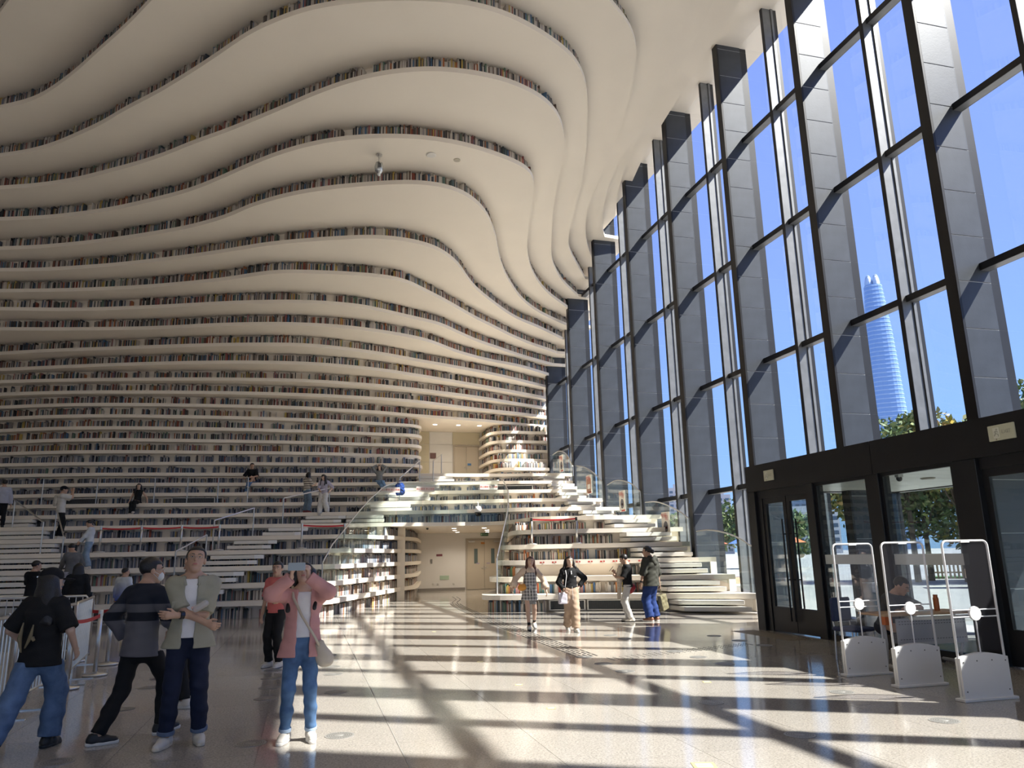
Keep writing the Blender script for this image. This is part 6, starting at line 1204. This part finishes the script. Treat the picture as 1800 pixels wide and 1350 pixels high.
def black_extra(J):
    T = J['T']; strap(J, [T(.13, .04, .52), T(.13, .15, .35), T(.17, .13, .10), T(.20, .10, -.05)], .008, mat('strap_white', (.66, .65, .66), .5)); soft(J, 'bag', [rbox(T(.235, .10, -.16), (.075, .03, .10), .02, .02)], mat('bag_lilac', (.56, .54, .62), .5), wr=.002); MB().tube([T(0, .125, .46), T(0, .15, .38)], .011, 6).build('zip_placket', mat('zip_white', (.72, .72, .73), .5), J['o']); MB().box((-.022, -.003, -.006), (.022, .003, .006), Matrix.Translation(T(-.09, .165, .33))).build('chest_logo', mat('logo_grey', (.55, .55, .58), .5), J['o'])
    MB().tube([T(-.008, .155, .1), T(-.015, .17, -.1), T(-.01, .17, -.2)], .005, 5).build('drawstring', mat('string_white', (.7, .68, .64), .6), J['o'])
person('woman in black zip top and wide beige trousers, hand on hip, walking', (5.60, 16.1, 0), 176, 1.60, .010, False, SKIN_L, hip=.92, hr=4, hp=3, ra=(.20, .16, .96), la=(-.22, .02, 1.02), rpole=(.6, -.7, -.1), lpole=(-1, -.35, 0), lcurl=.8, ln=(0, 0, -1), ld=(.5, .2, -.5), rf=(.03, -.24, .04), lf=(-.05, .18, 0), ry=-3, ly=4, rp=-22,
       top=dict(mat=BLK, loose=.03, hem=.07, sleeve='long', name='zip_top'), bottom=dict(mat=cloth('beige_twill', (.40, .29, .21), .05), fit='wide', waist=.14), shoes=dict(mat=SNK, sole=SOLEW), hair=dict(mat=M_HAIR, style='long', len=.27, w=1.5, fwd=.03), extras=black_extra)
# --- boy with phone and man in the hooded jacket by the stairs
def boy_extra(J):
    T = J['T']; m = J['wr'] + J['rd'] * .10; phone(J, m + V3(0, .03, .03), rotm(0, 40), (.06, .06, .07), .075, .15); CR = cloth('cream_knit', (.62, .54, .44)); soft(J, 'sweater', [cone(T(.05, .17, .40), T(.06, .20, .20), .085, .10, .05), cone(T(.06, .22, .18), T(.10, .25, -.32), .055, .045, .05, J['right'], 1.3), cone(T(-.04, .19, .2), T(-.02, .21, -.02), .07, .05, .05)], CR, wr=.006)
    soft(J, 'bag', [ell(T(.10, -.06, -.06), (.10, .13, .115), .02), ell(T(.10, -.02, -.16), (.09, .11, .06), .03)], mat('bag_red', (.36, .02, .03), .5), wr=.004)
person('boy in black T-shirt and white trousers with a red bag, looking at a phone', (7.66, 17.72, 0), 62, 1.62, .010, True, SKIN, hip=.92, hp=-22, ra=(.10, .33, 1.22), la=(-.08, .30, 1.14), rpole=(.5, -.8, -.6), lpole=(-.6, -.4, -.7), rd=(-.1, .5, .8), ld=(.4, .5, .6), rcurl=.9, lcurl=.9, rf=(.08, .03, 0), lf=(-.09, -.06, 0), ry=8, ly=10,
       top=dict(mat=BLK, loose=.035, hem=-.04, sleeve=.95, name='tee'), bottom=dict(mat=cloth('white_denim', (.62, .60, .57), .05), fit='reg'), shoes=dict(mat=SNK, sole=BSH, lace=BSH), hair=dict(mat=M_HAIR, style='short', fringe=.05), extras=boy_extra)
def hood_extra(J):
    T = J['T']; OL = MATS['olive_shell']; soft(J, 'hood', [cone(T(-.09, -.10, .50), T(.09, -.10, .50), .055, .055, .05), cone(T(-.10, -.06, .54), T(0, -.13, .40), .05, .05, .05), cone(T(.10, -.06, .54), T(0, -.13, .40), .05, .05, .05)], OL, wr=.004)
    w = J['wr']; MB().tube([w + V3(0, 0, -.06), w + V3(.03, .0, -.30)], .008, 6).tube([w + V3(.02, .02, -.06), w + V3(.10, .0, -.30)], .008, 6).build('bag_strap', mat('strap_olive', (.12, .10, .05), .6), J['o']); soft(J, 'tote_bag', [rbox(w + V3(.11, .0, -.47), (.10, .04, .17), .02, .02, rotm(0, 0, -14))], mat('tote_olive', (.17, .15, .08), .7, var=.35, vscale=18), wr=.004); d = unit(J['wl'] - J['el']); MB().tube([J['wl'] - d * .05, J['wl'] - d * .02], .034, 12).build('watch', mat('watch_black', (.01, .01, .01), .4), J['o'])
person('man in olive hooded jacket and wide blue trousers with a tote bag, from behind', (8.22, 17.55, 0), 24, 1.80, .010, True, SKIN, hip=.92, hy=32, hp=-6, hunch=.02, ra=(.30, .02, .86), la=(-.30, .05, .88), rpole=(.8, -.6, -.2), lpole=(-.8, -.6, -.2), rf=(.11, 0, 0), lf=(-.12, .0, 0), ry=-18, ly=20,
       top=dict(mat=cloth('olive_shell', (.050, .050, .040), .1), loose=.062, hem=-.12, sleeve='elbow', name='jacket', boxy=1.1, wr=.005), bottom=dict(mat=cloth('cobalt_twill', (.018, .042, .16), .08), fit='wide'), shoes=dict(mat=mat('shoe_brown', (.20, .085, .045), .5), sole=SOLEW), hair=dict(mat=M_HAIR, style='bun', fringe=.07), extras=hood_extra)
# --- guard seated at the desk
person('guard in grey uniform sitting bent over the desk by the lobby glass', (8.32, 9.80, 0), 195, 1.72, .010, True, SKIN, hip=.50, lean=26, hp=-30, hy=10, ra=(.02, .42, .79), la=(-.04, .46, .80), rpole=(1, -.1, -.2), lpole=(-1, -.1, -.2), rn=(0, 0, -1), ln=(0, 0, -1), rd=(-1, .1, 0), ld=(1, .1, 0), rf=(.12, .36, 0), lf=(-.14, .34, 0), top=dict(mat=cloth('uniform_grey', (.07, .075, .085)), loose=.03, hem=-.02, sleeve=.95), bottom=dict(mat=cloth('uniform_trousers', (.02, .022, .03)), fit='reg'), shoes=dict(mat=BSH), hair=dict(mat=M_HAIR, style='fade', fringe=.07), extras=lambda J: glasses(J))
# --- people around the left stairs
def lvl(k, x, i=0, f=.35): return (x, Yat(k, x, i) + f, S * k)
FV = .0145
def kid(J):
    pass
GRAD = bpy.data.materials.new('white_to_blue'); GRAD.use_nodes = True
_n = GRAD.node_tree; _b = _n.nodes['Principled BSDF']; _t = _n.nodes.new('ShaderNodeTexCoord'); _s = _n.nodes.new('ShaderNodeSeparateXYZ'); _m = _n.nodes.new('ShaderNodeMapRange'); _r = _n.nodes.new('ShaderNodeValToRGB'); _m.inputs[1].default_value = .70; _m.inputs[2].default_value = 1.15
_r.color_ramp.elements[0].color = (.015, .07, .42, 1); _r.color_ramp.elements[1].color = (.60, .64, .68, 1); _n.links.new(_t.outputs['Object'], _s.inputs[0]); _n.links.new(_s.outputs[2], _m.inputs[0]); _n.links.new(_m.outputs[0], _r.inputs[0]); _n.links.new(_r.outputs[0], _b.inputs['Base Color'])
person('boy in white jacket fading to blue, walking by the left shelves', (-4.55, 21.9, 0), -25, 1.50, FV, True, SKIN, hy=-30, rf=(.08, .2, 0), lf=(-.1, -.25, .04), lp=-20, top=dict(mat=GRAD, loose=.055, hem=-.14, sleeve='long', name='jacket', flare=.03), bottom=dict(mat=cloth('grey_sweat', (.16, .15, .15)), fit='reg'), shoes=dict(mat=BSH, sole=SOLEW), hair=dict(mat=M_HAIR, style='fade'), face=False)
person('person in black hooded coat standing behind the barrier, back turned', (-5.2, 20.2, 0), 5, 1.64, FV, True, SKIN, rf=(.1, 0, 0), lf=(-.1, 0, 0), top=dict(mat=BLK, loose=.05, hem=-.30, sleeve='long', name='coat', flare=.02), bottom=dict(mat=BLK, fit='wide'), shoes=dict(mat=BSH, sole=SOLEW), hair=dict(mat=M_HAIR, style='long', len=.2, w=1.2, fringe=.0), face=False)
def child_in_arms(J):
    pass
person('man in black T-shirt holding a child at the far left', (-6.55, 21.6, 0), -30, 1.72, FV, True, SKIN, hy=-30, hp=-8, ra=(.05, .30, 1.08), la=(-.12, .30, 1.10), rpole=(.8, -.3, -.6), lpole=(-.8, -.3, -.6), rf=(.12, .03, 0), lf=(-.12, 0, 0), top=dict(mat=BLK, loose=.04, hem=-.08, sleeve=.9), bottom=dict(mat=cloth('dark_grey', (.03, .03, .035)), fit='reg'), shoes=dict(mat=SNK, sole=SOLEW), hair=dict(mat=M_HAIR, style='fade'), face=False)
person('small child in white and blue carried by the man in black', (-6.28, 21.85, .62), 60, .92, .011, True, SKIN, hip=.50, lean=8, hp=-10, ra=(.2, .4, 1.1), la=(-.15, .42, 1.1), rf=(.14, .30, .25), lf=(-.14, .28, .2), top=dict(mat=cloth('child_blue', (.42, .50, .66)), loose=.05, hem=-.05, sleeve=.9), bottom=dict(mat=WHT, fit='reg'), shoes=dict(mat=SNK), hair=dict(mat=M_HAIR, style='short'), face=False)
person('man in grey sweater and pale trousers looking down on the left stairs', lvl(1, -6.45, 0, .25), 40, 1.72, FV, True, SKIN, hp=-32, hunch=.03, la=(-.12, .42, .98), ra=(.28, .1, .9), rf=(.1, .05, 0), lf=(-.1, 0, 0), top=dict(mat=cloth('grey_wool', (.13, .13, .13)), loose=.04, hem=-.06, sleeve='long', name='sweater'), bottom=dict(mat=cloth('pale_lilac', (.42, .42, .50)), fit='wide'), shoes=dict(mat=SNK), hair=dict(mat=M_HAIR, style='short'), face=False)
person('girl in white jacket and jeans with a ponytail on the left stairs', lvl(3, -6.3, 0, .3), 95, 1.44, FV, False, SKIN, hp=-24, ra=(.1, .3, .95), la=(-.08, .3, .95), rf=(.1, .03, 0), lf=(-.1, -.05, 0), top=dict(mat=cloth('white_jacket', (.60, .63, .66)), loose=.045, hem=-.03, sleeve='long', name='jacket'), bottom=dict(mat=cloth('pale_denim', (.24, .33, .44), .15), fit='wide'), shoes=dict(mat=SNK, sole=SOLEW), hair=dict(mat=M_HAIR, style='tail'), face=False)
def photog(J):
    m = (J['wr'] + J['wl']) / 2; MB().bbox(tuple(m + V3(-.07, .04, .0)), tuple(m + V3(.07, .10, .09)), .01).build('camera', BSH, J['o']); hd = J['hd']; soft(J, 'cap', [ell(hd(0, -.01, .05), V3(.098, .115, .085), .01, J['HR']), ell(hd(0, .12, .04), V3(.08, .06, .012), .01, J['HR'])], MATS['cap_black'], wr=0); T = J['T']; soft(J, 'draped_sweater', [cone(T(-.17, -.06, .50), T(.12, -.10, .46), .07, .06, .04), cone(T(-.12, -.15, .46), T(-.10, -.18, .20), .07, .06, .04), cone(T(.02, -.15, .46), T(.04, -.18, .24), .06, .05, .04)], cloth('cream_hood', (.55, .52, .46)), wr=.006)
person('man in white T-shirt and dark cap taking a photo on the left stairs', lvl(5, -8.15, 0, .35), -70, 1.78, FV, True, SKIN, hy=-8, ra=(.06, .30, 1.56), la=(-.10, .28, 1.56), rpole=(.5, .3, -1), lpole=(-.5, .3, -1), rf=(.1, .05, 0), lf=(-.1, -.02, 0), top=dict(mat=cloth('white_tee', (.56, .55, .52), .03), loose=.045, hem=-.08, sleeve=.95), bottom=dict(mat=BLK, fit='reg'), shoes=dict(mat=SNK, sole=SOLEW), hair=dict(mat=M_HAIR, style='short'), extras=photog, face=False)
person('person in dark trousers and pale shirt at the far left edge of the stairs', lvl(6, -10.75, 0, .4), 20, 1.72, FV, True, SKIN, top=dict(mat=cloth('pale_check', (.42, .43, .50)), loose=.045, hem=-.05, sleeve='long'), bottom=dict(mat=BLK, fit='reg'), shoes=dict(mat=BSH), hair=dict(mat=M_HAIR, style='short'), face=False)
def seat(k, x, seat_f=.12): return (x, Yat(k, x) + seat_f, S * k - .44)
person('woman in black sleeveless top seated on the left terrace', (-6.62, Yat(8, -6.62) + .16, S * 8 - .44), 170, 1.64, FV, False, SKIN_L, hip=.50, lean=-6, hy=18, ra=(.36, -.05, .50), la=(-.38, -.08, .50), rpole=(.4, -.8, 0), lpole=(-.4, -.8, 0), rf=(.04, .46, -.06), lf=(-.04, .40, .02), kpole=(0, 1, .4), top=dict(mat=BLK, loose=.014, hem=-.02, sleeve='none'), bottom=dict(mat=BLK, fit='reg'), shoes=dict(mat=SNK), hair=dict(mat=M_HAIR, style='long', len=.3, w=1.2), face=False)
person('man in black T-shirt and jeans seated high on the left terrace', (-2.45, Yat(10, -2.45) + .16, S * 10 - .44), 165, 1.72, FV, True, SKIN, hip=.50, lean=8, hy=40, hp=-6, ra=(.22, .34, .62), la=(-.16, .38, .66), rf=(.06, .46, -.06), lf=(-.02, .50, .16), kpole=(-.3, 1, .5), top=dict(mat=BLK, loose=.04, hem=-.04, sleeve=.95), bottom=dict(mat=JEAN, fit='reg'), shoes=dict(mat=SNK, sole=BSH), hair=dict(mat=M_HAIR, style='fade'), face=False)
STRI = bands('striped_tee', [(.9 + .045 * i, (.60, .56, .48) if i % 2 == 0 else (.16, .14, .13)) for i in range(12)])
person('girl in striped T-shirt and jeans holding a phone on the terrace', lvl(7, -.12, 0, .35), -55, 1.62, FV, False, SKIN_L, hp=-18, ra=(.12, .34, 1.22), la=(-.08, .32, 1.18), rpole=(.4, -.6, -.8), lpole=(-.4, -.6, -.8), rf=(.08, .02, 0), lf=(-.09, 0, 0), top=dict(mat=STRI, loose=.035, hem=.0, sleeve=.9), bottom=dict(mat=cloth('slate_denim', (.14, .20, .28), .15), fit='wide'), shoes=dict(mat=mat('shoe_red', (.22, .04, .04), .5)), hair=dict(mat=M_HAIR, style='long', len=.26, w=1.2), face=False)
person('girl in lavender top and white trousers leaning on the handrail', (.52, Yat(7, .52) + .05, S * 6.75), 165, 1.62, FV, False, SKIN_L, lean=8, hp=-28, hy=-25, side=-4, ra=(.08, .36, 1.02), la=(-.34, .24, 1.0), rpole=(.6, -.6, -.2), lpole=(-.7, -.5, -.2), rf=(.12, .10, -.12), lf=(-.16, -.05, .1), top=dict(mat=cloth('lavender', (.45, .42, .52)), loose=.03, hem=-.02, sleeve='elbow'), bottom=dict(mat=cloth('white_twill', (.68, .67, .66), .03), fit='wide'), shoes=dict(mat=SNK), hair=dict(mat=M_HAIR, style='long', len=.3, w=1.2, fwd=.08), face=False)
person('woman in grey long sleeves and jeans stretching, seated by the glass balustrade', (2.95, Yat(10, 2.95) + .18, S * 10 - .44), 160, 1.62, FV, False, SKIN_L, hip=.50, lean=-4, hp=14, hr=6, ra=(.10, .02, 1.30), la=(-.10, .02, 1.30), rpole=(1, .2, .2), lpole=(-1, .2, .2), rf=(-.34, .50, -.02), lf=(-.44, .44, .0), kpole=(-.3, 1, .5), top=dict(mat=cloth('grey_rib', (.20, .21, .22)), loose=.018, hem=.02, sleeve='long'), bottom=dict(mat=cloth('sky_denim', (.13, .23, .40), .2), fit='reg'), shoes=dict(mat=SNK, sole=SOLEW), hair=dict(mat=M_HAIR, style='long', len=.18, w=1.1), face=False)
bj = sdf_obj('jacket', [dict(p=[cone((0, 0, .02), (.05, -.05, -.34), .10, .13, .05), cone((-.10, -.03, -.05), (-.08, -.07, -.40), .06, .07, .04), cone((.12, -.03, -.05), (.15, -.05, -.36), .06, .06, .04)], wr=.010)], .014, cloth('royal_blue', (.012, .05, .26))); bj.location = (3.38, 29.6, 4.46); tag(bj, 'royal blue jacket hung over the glass balustrade rail', 'jacket')
